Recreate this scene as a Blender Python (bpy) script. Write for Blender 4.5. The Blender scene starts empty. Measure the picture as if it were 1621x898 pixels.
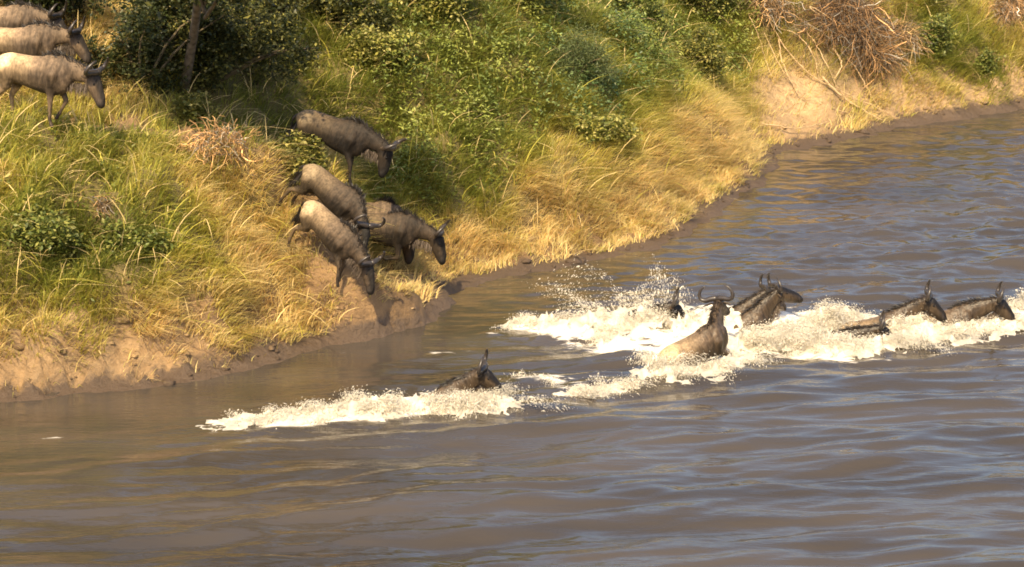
import bpy, bmesh, math, random
import numpy as np
from mathutils import Vector, Matrix, Quaternion

# ------------------------------------------------------------------ camera, light, exposure
SC = bpy.context.scene
COL = SC.collection
CAM_Z, PITCH, FPX, IW, IH = 12.52, math.radians(14.5), 3750.0, 1621.0, 898.0
cam_d = bpy.data.cameras.new('camera')
cam_d.sensor_width = 36.0
cam_d.lens = 36.0 * FPX / IW
cam_d.clip_start = 0.5
cam_d.clip_end = 3000
cam = bpy.data.objects.new('camera', cam_d)
COL.objects.link(cam)
cam.location = (0, 0, CAM_Z)
cam.rotation_euler = (math.pi / 2 - PITCH, 0, 0)
SC.camera = cam

SUN = np.array([-0.16, -0.62, 0.72]); SUN /= np.linalg.norm(SUN)
w = bpy.data.worlds.new('World'); SC.world = w; w.use_nodes = True
nt = w.node_tree
bg = nt.nodes['Background']
sky = nt.nodes.new('ShaderNodeTexSky'); sky.sky_type = 'NISHITA'; sky.sun_disc = False
sky.sun_elevation = math.asin(SUN[2]); sky.sun_rotation = math.atan2(SUN[0], SUN[1])
sky.air_density = 1.0; sky.dust_density = 3.5; sky.ozone_density = 0.8
nt.links.new(sky.outputs[0], bg.inputs[0]); bg.inputs[1].default_value = 0.15
sd = bpy.data.lights.new('sun', 'SUN'); sd.energy = 5.0; sd.angle = math.radians(0.6); sd.color = (1.0, 0.79, 0.47)
so = bpy.data.objects.new('sun', sd); COL.objects.link(so)
so.rotation_euler = Vector(-SUN).to_track_quat('-Z', 'Y').to_euler()
SC.view_settings.view_transform = 'Standard'; SC.view_settings.look = 'None'
SC.view_settings.exposure = 0.85; SC.view_settings.gamma = 1.0
SC.render.engine = 'CYCLES'
SC.cycles.use_denoising = True
SC.cycles.max_bounces = 6; SC.cycles.transmission_bounces = 4; SC.cycles.transparent_max_bounces = 6
SC.cycles.filter_width = 1.7

# ------------------------------------------------------------------ helpers
rng = np.random.default_rng(11)
random.seed(5)
SP, CP = math.sin(PITCH), math.cos(PITCH)

def ray(u, v):
    a = (u - IW / 2) / FPX; b = (IH / 2 - v) / FPX
    return np.array([a, CP + b * SP, -SP + b * CP])
def plane_pt(u, v, z=0.0):                       # the place on a level z seen in direction (u, v)
    d = ray(u, v); t = (z - CAM_Z) / d[2]
    return np.array([d[0] * t, d[1] * t, z])
def project(x, y, z):
    zc = z - CAM_Z
    dep = y * CP - zc * SP
    up = y * SP + zc * CP
    return IW / 2 + FPX * x / dep, IH / 2 - FPX * up / dep

_perm = np.random.default_rng(3).permutation(256)
_perm = np.concatenate([_perm, _perm, _perm])
_ga = np.random.default_rng(4).uniform(0, 2 * np.pi, 256)
_gx, _gy = np.cos(_ga), np.sin(_ga)
def noise2(x, y, seed=0):
    xi = np.floor(x).astype(int); yi = np.floor(y).astype(int)
    xf = x - xi; yf = y - yi
    def g(ix, iy, dx, dy):
        h = _perm[_perm[(ix + seed * 17) & 255] + (iy & 255)] & 255
        return _gx[h] * dx + _gy[h] * dy
    sx = xf * xf * xf * (xf * (xf * 6 - 15) + 10); sy = yf * yf * yf * (yf * (yf * 6 - 15) + 10)
    n00 = g(xi, yi, xf, yf); n10 = g(xi + 1, yi, xf - 1, yf)
    n01 = g(xi, yi + 1, xf, yf - 1); n11 = g(xi + 1, yi + 1, xf - 1, yf - 1)
    return ((n00 * (1 - sx) + n10 * sx) * (1 - sy) + (n01 * (1 - sx) + n11 * sx) * sy) * 1.4
def fbm(x, y, octv=4, seed=0, gain=0.5):
    s = 0; a = 1.0; f = 1.0
    for o in range(octv):
        s = s + a * noise2(x * f + 13.7 * o, y * f - 7.1 * o, seed + o); a *= gain; f *= 2.03
    return s
def sstep(a, b, x):
    t = np.clip((x - a) / (b - a), 0, 1); return t * t * (3 - 2 * t)

def mesh_obj(name, verts, faces, mat, parent=None, col=None, smooth=False, attrs=None, link=True):
    """faces: list of int arrays (n,k)"""
    me = bpy.data.meshes.new(name)
    verts = np.ascontiguousarray(verts, dtype=np.float32)
    me.vertices.add(len(verts)); me.vertices.foreach_set('co', verts.ravel())
    loops = np.concatenate([f.ravel() for f in faces]).astype(np.int32)
    ks = np.concatenate([np.full(len(f), f.shape[1], dtype=np.int32) for f in faces])
    st = np.concatenate([[0], np.cumsum(ks)[:-1]]).astype(np.int32)
    me.loops.add(len(loops)); me.loops.foreach_set('vertex_index', loops)
    me.polygons.add(len(ks)); me.polygons.foreach_set('loop_start', st)
    if smooth: me.polygons.foreach_set('use_smooth', np.ones(len(ks), dtype=bool))
    me.update(calc_edges=True)
    if col is not None:
        a = me.color_attributes.new('col', 'FLOAT_COLOR', 'POINT')
        c = np.ones((len(verts), 4), dtype=np.float32); c[:, :3] = col
        a.data.foreach_set('color', c.ravel())
    for k, arr in (attrs or {}).items():
        a = me.attributes.new(k, 'FLOAT', 'POINT'); a.data.foreach_set('value', np.ascontiguousarray(arr, dtype=np.float32))
    if mat: me.materials.append(mat)
    o = bpy.data.objects.new(name, me); COL.objects.link(o)
    if parent: o.parent = parent
    return o
def tag(o, label=None, cat=None, group=None, kind=None):
    if label: o['label'] = label
    if cat: o['category'] = cat
    if group: o['group'] = group
    if kind: o['kind'] = kind
    return o
def empty(name, loc=(0, 0, 0), rot=None):
    o = bpy.data.objects.new(name, None); COL.objects.link(o); o.location = loc
    o.empty_display_size = 0.3
    if rot is not None: o.rotation_euler = rot
    return o

def tube(pts, rad, n=8, up=(0, 0, 1), cap=True):
    """pts (m,3); rad scalar / (m,) / (m,2) -> verts, faces (quads,tris)"""
    pts = np.array(pts, float); m = len(pts)
    rad = np.array(rad, float)
    if rad.ndim == 0: rad = np.full((m, 2), float(rad))
    elif rad.ndim == 1: rad = np.stack([rad, rad], 1)
    tan = np.gradient(pts, axis=0); tan /= np.linalg.norm(tan, axis=1)[:, None] + 1e-9
    upv = np.array(up, float)
    V = []
    for i in range(m):
        s = np.cross(tan[i], upv)
        if np.linalg.norm(s) < 1e-3: s = np.cross(tan[i], [0.3, 1, 0.1])
        s /= np.linalg.norm(s); q = np.cross(s, tan[i])
        for k in range(n):
            a = 2 * np.pi * k / n
            V.append(pts[i] + s * math.cos(a) * rad[i, 0] + q * math.sin(a) * rad[i, 1])
    F = []
    for i in range(m - 1):
        for k in range(n):
            a = i * n + k; b = i * n + (k + 1) % n
            F.append((a, b, b + n, a + n))
    T = []
    if cap:
        c0 = len(V); V.append(pts[0] - tan[0] * rad[0].mean() * 0.6); c1 = len(V); V.append(pts[-1] + tan[-1] * rad[-1].mean() * 0.6)
        for k in range(n):
            T.append((c0, (k + 1) % n, k)); T.append((c1, (m - 1) * n + k, (m - 1) * n + (k + 1) % n))
    return np.array(V), [np.array(F), np.array(T)] if cap else [np.array(F)]
def merge(parts):
    V = []; Q = []; T = []; off = 0
    for v, fs in parts:
        V.append(v)
        for f in fs: (Q if f.shape[1] == 4 else T).append(f + off)
        off += len(v)
    out = []
    if Q: out.append(np.concatenate(Q))
    if T: out.append(np.concatenate(T))
    return np.concatenate(V), out
def spline(pts, n):
    pts = np.array(pts, float); m = len(pts)
    P = np.vstack([2 * pts[0] - pts[1], pts, 2 * pts[-1] - pts[-2]])
    out = []
    for t in np.linspace(0, m - 1, n):
        i = min(int(t), m - 2); f = t - i
        p0, p1, p2, p3 = P[i], P[i + 1], P[i + 2], P[i + 3]
        out.append(0.5 * ((2 * p1) + (-p0 + p2) * f + (2 * p0 - 5 * p1 + 4 * p2 - p3) * f * f + (-p0 + 3 * p1 - 3 * p2 + p3) * f ** 3))
    return np.array(out)

# ------------------------------------------------------------------ materials
def new_mat(name):
    m = bpy.data.materials.new(name); m.use_nodes = True
    n = m.node_tree.nodes; l = m.node_tree.links
    return m, n, l, n['Principled BSDF'], n['Material Output']
def N(n, t, **kw):
    o = n.new(t)
    for k, v in kw.items(): setattr(o, k, v)
    return o
def leaf_mat(name, trans=0.4, rough=0.55, spec=0.3):
    m, n, l, b, out = new_mat(name)
    a = N(n, 'ShaderNodeVertexColor'); a.layer_name = 'col'
    l.new(a.outputs[0], b.inputs['Base Color']); b.inputs['Roughness'].default_value = rough
    b.inputs['Specular IOR Level'].default_value = spec
    t = N(n, 'ShaderNodeBsdfTranslucent'); l.new(a.outputs[0], t.inputs[0])
    mx = N(n, 'ShaderNodeMixShader'); mx.inputs[0].default_value = trans
    l.new(b.outputs[0], mx.inputs[1]); l.new(t.outputs[0], mx.inputs[2]); l.new(mx.outputs[0], out.inputs[0])
    return m
M_GRASS = leaf_mat('grass_blades', 0.45, 0.5, 0.35)
M_LEAF = leaf_mat('shrub_leaves', 0.42, 0.45, 0.4)

def bark_mat(name, c1, c2, sc=9):
    m, n, l, b, out = new_mat(name)
    tc = N(n, 'ShaderNodeTexCoord'); no = N(n, 'ShaderNodeTexNoise'); no.inputs['Scale'].default_value = sc; no.inputs['Detail'].default_value = 6
    l.new(tc.outputs['Object'], no.inputs['Vector'])
    r = N(n, 'ShaderNodeValToRGB'); r.color_ramp.elements[0].color = (*c1, 1); r.color_ramp.elements[1].color = (*c2, 1)
    r.color_ramp.elements[0].position = 0.3; r.color_ramp.elements[1].position = 0.7
    l.new(no.outputs[0], r.inputs[0]); l.new(r.outputs[0], b.inputs['Base Color']); b.inputs['Roughness'].default_value = 0.8
    bp = N(n, 'ShaderNodeBump'); bp.inputs['Strength'].default_value = 0.5; bp.inputs['Distance'].default_value = 0.03
    l.new(no.outputs[0], bp.inputs['Height']); l.new(bp.outputs[0], b.inputs['Normal'])
    return m
M_BARK = bark_mat('bark', (0.06, 0.045, 0.03), (0.20, 0.16, 0.11))
M_STEM = bark_mat('shrub_stem', (0.05, 0.04, 0.02), (0.16, 0.12, 0.06))
M_ROOT = bark_mat('pale_root', (0.28, 0.18, 0.09), (0.50, 0.36, 0.20))
M_DRY = leaf_mat('dry_vine', 0.15, 0.7, 0.2)

def terrain_mat():
    m, n, l, b, out = new_mat('bank_earth')
    tc = N(n, 'ShaderNodeTexCoord')
    n1 = N(n, 'ShaderNodeTexNoise'); n1.inputs['Scale'].default_value = 1.3; n1.inputs['Detail'].default_value = 8; n1.inputs['Roughness'].default_value = 0.62
    n2 = N(n, 'ShaderNodeTexNoise'); n2.inputs['Scale'].default_value = 7; n2.inputs['Detail'].default_value = 8; n2.inputs['Roughness'].default_value = 0.7
    for q in (n1, n2): l.new(tc.outputs['Object'], q.inputs['Vector'])
    r1 = N(n, 'ShaderNodeValToRGB')
    e = r1.color_ramp.elements; e[0].position = 0.34; e[0].color = (0.075, 0.045, 0.024, 1); e[1].position = 0.72; e[1].color = (0.30, 0.185, 0.085, 1)
    l.new(n1.outputs[0], r1.inputs[0])
    r2 = N(n, 'ShaderNodeValToRGB')
    e = r2.color_ramp.elements; e[0].position = 0.30; e[0].color = (0.30, 0.19, 0.09, 1); e[1].position = 0.72; e[1].color = (0.56, 0.40, 0.22, 1)
    l.new(n2.outputs[0], r2.inputs[0])
    alit = N(n, 'ShaderNodeAttribute'); alit.attribute_name = 'thatch'
    lit = N(n, 'ShaderNodeMix', data_type='RGBA'); l.new(alit.outputs['Fac'], lit.inputs[0]); l.new(r1.outputs[0], lit.inputs[6]); lit.inputs[7].default_value = (0.12, 0.10, 0.03, 1); r1 = lit
    asand = N(n, 'ShaderNodeAttribute'); asand.attribute_name = 'sand'
    awet = N(n, 'ShaderNodeAttribute'); awet.attribute_name = 'wet'
    mx = N(n, 'ShaderNodeMix', data_type='RGBA'); l.new(asand.outputs['Fac'], mx.inputs[0]); l.new(r1.outputs[2], mx.inputs[6]); l.new(r2.outputs[0], mx.inputs[7])
    # wetness edge broken up by noise
    ad = N(n, 'ShaderNodeMath', operation='MULTIPLY_ADD'); ad.inputs[1].default_value = 1.8; ad.inputs[2].default_value = -0.9; l.new(n2.outputs[0], ad.inputs[0])
    ad2 = N(n, 'ShaderNodeMath', operation='ADD'); ad2.use_clamp = True; l.new(awet.outputs['Fac'], ad2.inputs[0]); l.new(ad.outputs[0], ad2.inputs[1])
    sm = N(n, 'ShaderNodeMapRange'); sm.inputs[1].default_value = 0.3; sm.inputs[2].default_value = 0.8; l.new(ad2.outputs[0], sm.inputs[0])
    mud = N(n, 'ShaderNodeMix', data_type='RGBA'); l.new(sm.outputs[0], mud.inputs[0]); l.new(mx.outputs[2], mud.inputs[6]); mud.inputs[7].default_value = (0.080, 0.052, 0.032, 1)
    l.new(mud.outputs[2], b.inputs['Base Color'])
    rr = N(n, 'ShaderNodeMapRange'); rr.inputs[3].default_value = 0.9; rr.inputs[4].default_value = 0.55; l.new(sm.outputs[0], rr.inputs[0]); l.new(rr.outputs[0], b.inputs['Roughness'])
    bp = N(n, 'ShaderNodeBump'); bp.inputs['Strength'].default_value = 0.9; bp.inputs['Distance'].default_value = 0.12
    l.new(n2.outputs[0], bp.inputs['Height']); l.new(bp.outputs[0], b.inputs['Normal'])
    return m
M_EARTH = terrain_mat()

def water_mat():
    m, n, l, b, out = new_mat('muddy_river')
    tc = N(n, 'ShaderNodeTexCoord')
    mp = N(n, 'ShaderNodeMapping'); mp.inputs['Scale'].default_value = (0.42, 1.5, 1); mp.inputs['Rotation'].default_value = (0, 0, 0.2)
    l.new(tc.outputs['Object'], mp.inputs[0])
    n1 = N(n, 'ShaderNodeTexNoise'); n1.inputs['Scale'].default_value = 2.6; n1.inputs['Detail'].default_value = 5; n1.inputs['Roughness'].default_value = 0.5
    l.new(mp.outputs[0], n1.inputs['Vector'])
    n2 = N(n, 'ShaderNodeTexNoise'); n2.inputs['Scale'].default_value = 0.35; n2.inputs['Detail'].default_value = 3
    l.new(mp.outputs[0], n2.inputs['Vector'])
    r = N(n, 'ShaderNodeValToRGB'); e = r.color_ramp.elements
    e[0].position = 0.35; e[0].color = (0.036, 0.030, 0.024, 1); e[1].position = 0.68; e[1].color = (0.058, 0.048, 0.039, 1)
    l.new(n2.outputs[0], r.inputs[0])
    # foam lace carried on the surface
    n3 = N(n, 'ShaderNodeTexNoise'); n3.inputs['Scale'].default_value = 3.2; n3.inputs['Detail'].default_value = 7; n3.inputs['Roughness'].default_value = 0.68
    mp2 = N(n, 'ShaderNodeMapping'); mp2.inputs['Scale'].default_value = (0.55, 1.5, 1); l.new(tc.outputs['Object'], mp2.inputs[0]); l.new(mp2.outputs[0], n3.inputs['Vector'])
    af = N(n, 'ShaderNodeAttribute'); af.attribute_name = 'foam'
    ma = N(n, 'ShaderNodeMath', operation='MULTIPLY_ADD'); ma.inputs[1].default_value = 2.2; ma.inputs[2].default_value = -1.6; l.new(n3.outputs[0], ma.inputs[0])
    mb = N(n, 'ShaderNodeMath', operation='MULTIPLY_ADD'); mb.inputs[1].default_value = 1.5; l.new(af.outputs['Fac'], mb.inputs[0]); l.new(ma.outputs[0], mb.inputs[2])
    mc = N(n, 'ShaderNodeMapRange'); mc.inputs[1].default_value = 0.0; mc.inputs[2].default_value = 0.35; l.new(mb.outputs[0], mc.inputs[0])
    mz = N(n, 'ShaderNodeMath', operation='GREATER_THAN'); mz.inputs[1].default_value = 0.01; l.new(af.outputs['Fac'], mz.inputs[0])
    md = N(n, 'ShaderNodeMath', operation='MULTIPLY'); l.new(mc.outputs[0], md.inputs[0]); l.new(mz.outputs[0], md.inputs[1])
    mx = N(n, 'ShaderNodeMix', data_type='RGBA'); l.new(md.outputs[0], mx.inputs[0]); l.new(r.outputs[0], mx.inputs[6]); mx.inputs[7].default_value = (0.80, 0.75, 0.66, 1)
    l.new(mx.outputs[2], b.inputs['Base Color'])
    rr = N(n, 'ShaderNodeMapRange'); rr.inputs[3].default_value = 0.07; rr.inputs[4].default_value = 0.7; l.new(md.outputs[0], rr.inputs[0]); l.new(rr.outputs[0], b.inputs['Roughness'])
    b.inputs['IOR'].default_value = 1.45
    bp = N(n, 'ShaderNodeBump'); bp.inputs['Strength'].default_value = 0.40; bp.inputs['Distance'].default_value = 0.05
    n4 = N(n, 'ShaderNodeTexNoise'); n4.inputs['Scale'].default_value = 9; n4.inputs['Detail'].default_value = 4; l.new(mp.outputs[0], n4.inputs['Vector'])
    n5 = N(n, 'ShaderNodeTexNoise'); n5.inputs['Scale'].default_value = 0.25; n5.inputs['Detail'].default_value = 2; l.new(tc.outputs['Object'], n5.inputs['Vector'])
    m5 = N(n, 'ShaderNodeMapRange'); m5.inputs[1].default_value = 0.42; m5.inputs[2].default_value = 0.62; m5.inputs[3].default_value = 0.0; m5.inputs[4].default_value = 0.55; l.new(n5.outputs[0], m5.inputs[0])
    m6 = N(n, 'ShaderNodeMath', operation='MULTIPLY_ADD'); l.new(n4.outputs[0], m6.inputs[0]); l.new(m5.outputs[0], m6.inputs[1]); l.new(n1.outputs[0], m6.inputs[2])
    l.new(m6.outputs[0], bp.inputs['Height'])
    bp2 = N(n, 'ShaderNodeBump'); bp2.inputs['Distance'].default_value = 0.08; l.new(md.outputs[0], bp2.inputs['Strength']); l.new(n3.outputs[0], bp2.inputs['Height']); l.new(bp.outputs[0], bp2.inputs['Normal'])
    l.new(bp2.outputs[0], b.inputs['Normal'])
    return m
M_WATER = water_mat()

def foam_mat():
    m, n, l, b, out = new_mat('white_water')
    b.inputs['Base Color'].default_value = (0.91, 0.86, 0.76, 1); b.inputs['Roughness'].default_value = 0.45
    t = N(n, 'ShaderNodeBsdfTranslucent'); t.inputs[0].default_value = (0.95, 0.91, 0.82, 1)
    mx = N(n, 'ShaderNodeMixShader'); mx.inputs[0].default_value = 0.62
    l.new(b.outputs[0], mx.inputs[1]); l.new(t.outputs[0], mx.inputs[2]); l.new(mx.outputs[0], out.inputs[0])
    return m
M_FOAM = foam_mat()

def coat_mat(name, rough=0.72, sheen=0.0):
    m, n, l, b, out = new_mat(name)
    a = N(n, 'ShaderNodeVertexColor'); a.layer_name = 'col'
    tc = N(n, 'ShaderNodeTexCoord'); mp = N(n, 'ShaderNodeMapping'); mp.inputs['Scale'].default_value = (9, 9, 3); l.new(tc.outputs['Object'], mp.inputs[0])
    no = N(n, 'ShaderNodeTexNoise'); no.inputs['Scale'].default_value = 3; no.inputs['Detail'].default_value = 6; l.new(mp.outputs[0], no.inputs['Vector'])
    r = N(n, 'ShaderNodeMapRange'); r.inputs[1].default_value = 0.25; r.inputs[2].default_value = 0.75; r.inputs[3].default_value = 0.50; r.inputs[4].default_value = 1.40; l.new(no.outputs[0], r.inputs[0])
    mx = N(n, 'ShaderNodeMix', data_type='RGBA', blend_type='MULTIPLY'); mx.inputs[0].default_value = 1; l.new(a.outputs[0], mx.inputs[6]); l.new(r.outputs[0], mx.inputs[7])
    l.new(mx.outputs[2], b.inputs['Base Color']); b.inputs['Roughness'].default_value = rough
    b.inputs['Specular IOR Level'].default_value = 0.3; b.inputs['Sheen Weight'].default_value = sheen; b.inputs['Sheen Roughness'].default_value = 0.4; b.inputs['Sheen Tint'].default_value = (1, 0.9, 0.75, 1)
    bp = N(n, 'ShaderNodeBump'); bp.inputs['Strength'].default_value = 0.6; bp.inputs['Distance'].default_value = 0.03; l.new(no.outputs[0], bp.inputs['Height']); l.new(bp.outputs[0], b.inputs['Normal'])
    return m
M_COAT = coat_mat('short_coat')
M_WETCOAT = coat_mat('wet_coat', 0.38)
def plain(name, c, rough):
    m, n, l, b, out = new_mat(name)
    no = N(n, 'ShaderNodeTexNoise'); no.inputs['Scale'].default_value = 25; no.inputs['Detail'].default_value = 4
    r = N(n, 'ShaderNodeValToRGB'); r.color_ramp.elements[0].color = (*[x * 0.6 for x in c], 1); r.color_ramp.elements[1].color = (*[x * 1.3 for x in c], 1)
    l.new(no.outputs[0], r.inputs[0]); l.new(r.outputs[0], b.inputs['Base Color']); b.inputs['Roughness'].default_value = rough
    return m
M_HORN = plain('horn_keratin', (0.035, 0.028, 0.024), 0.35)
M_HAIR = plain('black_hair', (0.018, 0.014, 0.011), 0.5)
M_BEARD = plain('beard_hair', (0.10, 0.075, 0.055), 0.6)
M_EYE = plain('eye', (0.01, 0.008, 0.006), 0.12)

# ------------------------------------------------------------------ terrain
WL = [(-420, 690), (-200, 655), (0, 634), (120, 626), (250, 612), (310, 602), (400, 580), (480, 558), (600, 530), (690, 505), (712, 488), (718, 464), (742, 445),
      (850, 430), (950, 410), (1030, 393), (1085, 371), (1130, 337), (1180, 303), (1215, 284), (1222, 262), (1228, 241), (1290, 229),
      (1380, 212), (1420, 201), (1500, 191), (1621, 173), (1800, 152), (2100, 128)]
WLw = np.array([plane_pt(u, v)[:2] for u, v in WL]); WLu = np.array([p[0] for p in WL], float)
WLx = np.concatenate([[-500], WLw[:, 0], [500]]); WLy = np.concatenate([[WLw[0, 1] - 60], WLw[:, 1], [WLw[-1, 1] + 250]])
SEG = np.stack([WLx, WLy], 1); SEGu = np.concatenate([[WLu[0]], WLu, [WLu[-1]]])

def shore(x, y):
    """signed distance inland of the waterline, and station along it"""
    best = np.full(x.shape, 1e9); st = np.zeros(x.shape)
    for i in range(len(SEG) - 1):
        a, b = SEG[i], SEG[i + 1]; d = b - a; L2 = d @ d
        t = np.clip(((x - a[0]) * d[0] + (y - a[1]) * d[1]) / L2, 0, 1)
        dd = np.hypot(x - a[0] - t * d[0], y - a[1] - t * d[1])
        m = dd < best; best = np.where(m, dd, best); st = np.where(m, SEGu[i] + t * (SEGu[i + 1] - SEGu[i]), st)
    sgn = np.where(y > np.interp(x, WLx, WLy), 1, -1)
    return best * sgn, st
KN = np.array([0, .4, .8, 1.5, 3, 6, 9, 15, 40, 600])
ST = [(-400, [0, .10, .75, 1.5, 2.8, 4.3, 4.7, 5.2, 8, 30]), (300, [0, .10, .80, 1.5, 2.8, 4.2, 4.6, 5.2, 8, 30]),
      (450, [0, .25, .6, 1.4, 3.05, 3.9, 4.3, 5.2, 8, 30]), (600, [0, .18, .35, .75, 1.8, 3.5, 4.6, 5.6, 8.5, 30]),
      (720, [0, .10, .25, .6, 1.7, 4.0, 5.4, 6.4, 9, 30]), (760, [0, .06, .15, .6, 2.1, 4.7, 5.8, 6.8, 9, 30]),
      (1060, [0, .06, .18, .8, 2.3, 4.9, 5.9, 6.8, 9, 30]), (1150, [0, .15, .5, 1.3, 3.0, 5.2, 6.0, 6.8, 9, 30]), (1215, [0, .2, .6, 1.4, 3.0, 5.0, 6.0, 6.8, 9, 30]),
      (1240, [0, .08, .2, .5, 1.5, 3.6, 5.4, 6.6, 9, 30]), (1380, [0, .10, .3, .7, 1.9, 4.2, 5.6, 6.6, 9, 30]),
      (1440, [0, .25, .8, 1.5, 2.9, 4.8, 5.8, 6.6, 9, 30]), (2100, [0, .25, .8, 1.5, 2.9, 4.8, 5.8, 6.6, 9, 30])]
STu = np.array([s[0] for s in ST], float); STz = np.array([s[1] for s in ST])
PATH = [plane_pt(700, 492, 0.05), plane_pt(660, 470, 0.25), plane_pt(600, 447, 0.75), plane_pt(545, 400, 1.45), plane_pt(500, 335, 2.05), plane_pt(478, 268, 2.75), plane_pt(390, 225, 3.35), plane_pt(110, 203, 3.6), plane_pt(-60, 190, 3.75), plane_pt(-300, 180, 3.9)]
PATH = np.array(PATH)

def heights(x, y):
    d, st = shore(x, y)
    d = d + fbm(x * 0.9, y * 0.9, 4, 15, 0.55) * 0.22
    d = d + (fbm(x * 2.1, y * 2.1, 3, 25, 0.6) * 0.22 - 0.25 * np.maximum(fbm(x * 1.3, y * 1.3, 2, 29) - 0.15, 0)) * sstep(0.1, 0.5, d) * (1 - sstep(1.2, 2.2, d))
    z = np.zeros(x.shape)
    cols = np.stack([np.interp(st, STu, STz[:, k]) for k in range(len(KN))], -1)
    dj = d + fbm(x * 0.8, y * 0.8, 3, 5) * 0.35 * sstep(0.2, 1.2, d)
    dp = np.clip(dj, 0, 599)
    idx = np.clip(np.searchsorted(KN, dp, side='right') - 1, 0, len(KN) - 2)
    z0 = np.take_along_axis(cols, idx[..., None], -1)[..., 0]; z1 = np.take_along_axis(cols, idx[..., None] + 1, -1)[..., 0]
    f = (dp - KN[idx]) / (KN[idx + 1] - KN[idx])
    z = z0 + (z1 - z0) * f
    z = np.where(d < 0, np.maximum(d * 0.35, -1.6), z)
    # the near bank, on which the viewer stands
    nb = np.interp(y, [-400, 2.2, 9, 20, 26], [16, 10.7, 6.0, -0.3, -1.6])
    z = np.where(y < 26, np.maximum(np.minimum(z, -0.8), nb), z)
    return z, d, st
def blur(z, k, it=1):
    for _ in range(it):
        for ax in (0, 1):
            p = np.pad(z, [(k, k) if a == ax else (0, 0) for a in (0, 1)], mode='edge')
            s = 0
            for i in range(2 * k + 1): s = s + np.take(p, range(i, i + z.shape[ax]), axis=ax)
            z = s / (2 * k + 1)
    return z
GS = 0.12
gx = np.arange(-16, 22.01, GS); gy = np.arange(37, 88.01, GS)
X, Y = np.meshgrid(gx, gy, indexing='ij')
Z, D, STN = heights(X, Y)
Z = np.where(D > 0, blur(Z, 1, 2) * sstep(0, .6, D) + Z * (1 - sstep(0, .6, D)), Z)
# trail worn down the bank by the animals
best = np.full(X.shape, 1e9); pz = np.zeros(X.shape)
for i in range(len(PATH) - 1):
    a, b = PATH[i], PATH[i + 1]; d = (b - a)[:2]; t = np.clip(((X - a[0]) * d[0] + (Y - a[1]) * d[1]) / (d @ d), 0, 1)
    dd = np.hypot(X - a[0] - t * d[0], Y - a[1] - t * d[1]); m = dd < best
    best = np.where(m, dd, best); pz = np.where(m, a[2] + t * (b[2] - a[2]), pz)
TRAIL = best
wpath = sstep(0.5, 1.3, best)
Zc = np.where(D > 0, pz * (1 - wpath) + Z * wpath, Z)
Z = np.where(best < 1.3, Zc, Z)
# hollow under the dry overhang on the right bank
hc = plane_pt(1345, 150, 1.9)
hol = np.exp(-(((X - hc[0]) / 0.8) ** 2 + ((Y - hc[1] - 0.8) / 1.2) ** 4))
Z = Z - hol * 1.3
rel = fbm(X * 1.1, Y * 1.1, 5, 9, 0.55) * 0.16 + fbm(X * 3.5, Y * 3.5, 3, 21, 0.6) * 0.07
Z = Z + rel * sstep(0.1, 0.9, D) + fbm(X * 2.2, Y * 2.2, 3, 33) * 0.04 * sstep(-0.1, 0.3, D)
cut = sstep(0.1, 0.35, D) * (1 - sstep(1.2, 1.8, D)) * (1 - sstep(380, 480, STN))
Z = Z + cut * (fbm(X * 2.6, Y * 2.6, 4, 203, 0.65) * 0.20 - 0.28 * np.clip(0.16 - np.abs(fbm(X * 1.2, Y * 0.8, 3, 207)), 0, 1) / 0.16)
Z = Z + fbm(X * 4.5, Y * 4.5, 3, 211, 0.6) * 0.09 * (1 - sstep(0.5, 1.2, TRAIL)) * sstep(0.1, 0.6, D)
def ground(x, y):
    fx = np.clip((np.asarray(x) - gx[0]) / GS, 0, len(gx) - 1.001); fy = np.clip((np.asarray(y) - gy[0]) / GS, 0, len(gy) - 1.001)
    i = fx.astype(int); j = fy.astype(int); a = fx - i; b = fy - j
    return (Z[i, j] * (1 - a) + Z[i + 1, j] * a) * (1 - b) + (Z[i, j + 1] * (1 - a) + Z[i + 1, j + 1] * a) * b
def gfield(F, x, y):
    i = np.clip(np.round((np.asarray(x) - gx[0]) / GS).astype(int), 0, len(gx) - 1); j = np.clip(np.round((np.asarray(y) - gy[0]) / GS).astype(int), 0, len(gy) - 1)
    return F[i, j]
def on_ground(u, v):
    d = ray(u, v); t = np.linspace(36, 92, 2800)
    px, py, pz_ = d[0] * t, d[1] * t, CAM_Z + d[2] * t
    h = ground(px, py); k = np.argmax(pz_ < h) if (pz_ < h).any() else len(t) - 1
    return np.array([px[k], py[k], h[k]])

def nonuni(core, lo, hi, n):
    a = core[0] - np.geomspace(0.6, core[0] - lo, n)[::-1]; b = core[-1] + np.geomspace(0.6, hi - core[-1], n)
    return np.concatenate([a, core, b])
ax_ = nonuni(gx, -600, 600, 22); ay_ = nonuni(gy, -300, 900, 24)
AX, AY = np.meshgrid(ax_, ay_, indexing='ij')
AZ, AD, AS = heights(AX, AY)
nx0, ny0 = 22, 24
inner = (slice(nx0, nx0 + len(gx)), slice(ny0, ny0 + len(gy)))
AZ[inner] = Z
def grid_faces(nx, ny):
    i = np.arange(nx - 1)[:, None]; j = np.arange(ny - 1)[None, :]
    a = i * ny + j
    return np.stack([a, a + ny, a + ny + 1, a + 1], -1).reshape(-1, 4)
wet = np.where(AD < 0, 1.0, 1 - sstep(0.15, 0.75, AD)) * (1 - sstep(0.2, 0.5, AZ))
tmask = np.zeros(AZ.shape); tmask[inner] = 1 - sstep(0.4, 1.1, TRAIL)
U_, V_ = project(AX, np.maximum(AY, 5), AZ)
sand = np.exp(-(((U_ - 1260) / 70) ** 2 + ((V_ - 155) / 60) ** 2)) + 0.6 * sstep(1380, 1440, AS) * (1 - sstep(0.9, 1.6, AD)) + 0.35 * (1 - sstep(300, 420, AS)) * (1 - sstep(1.0, 1.5, AD)) + 0.15 * tmask
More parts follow.
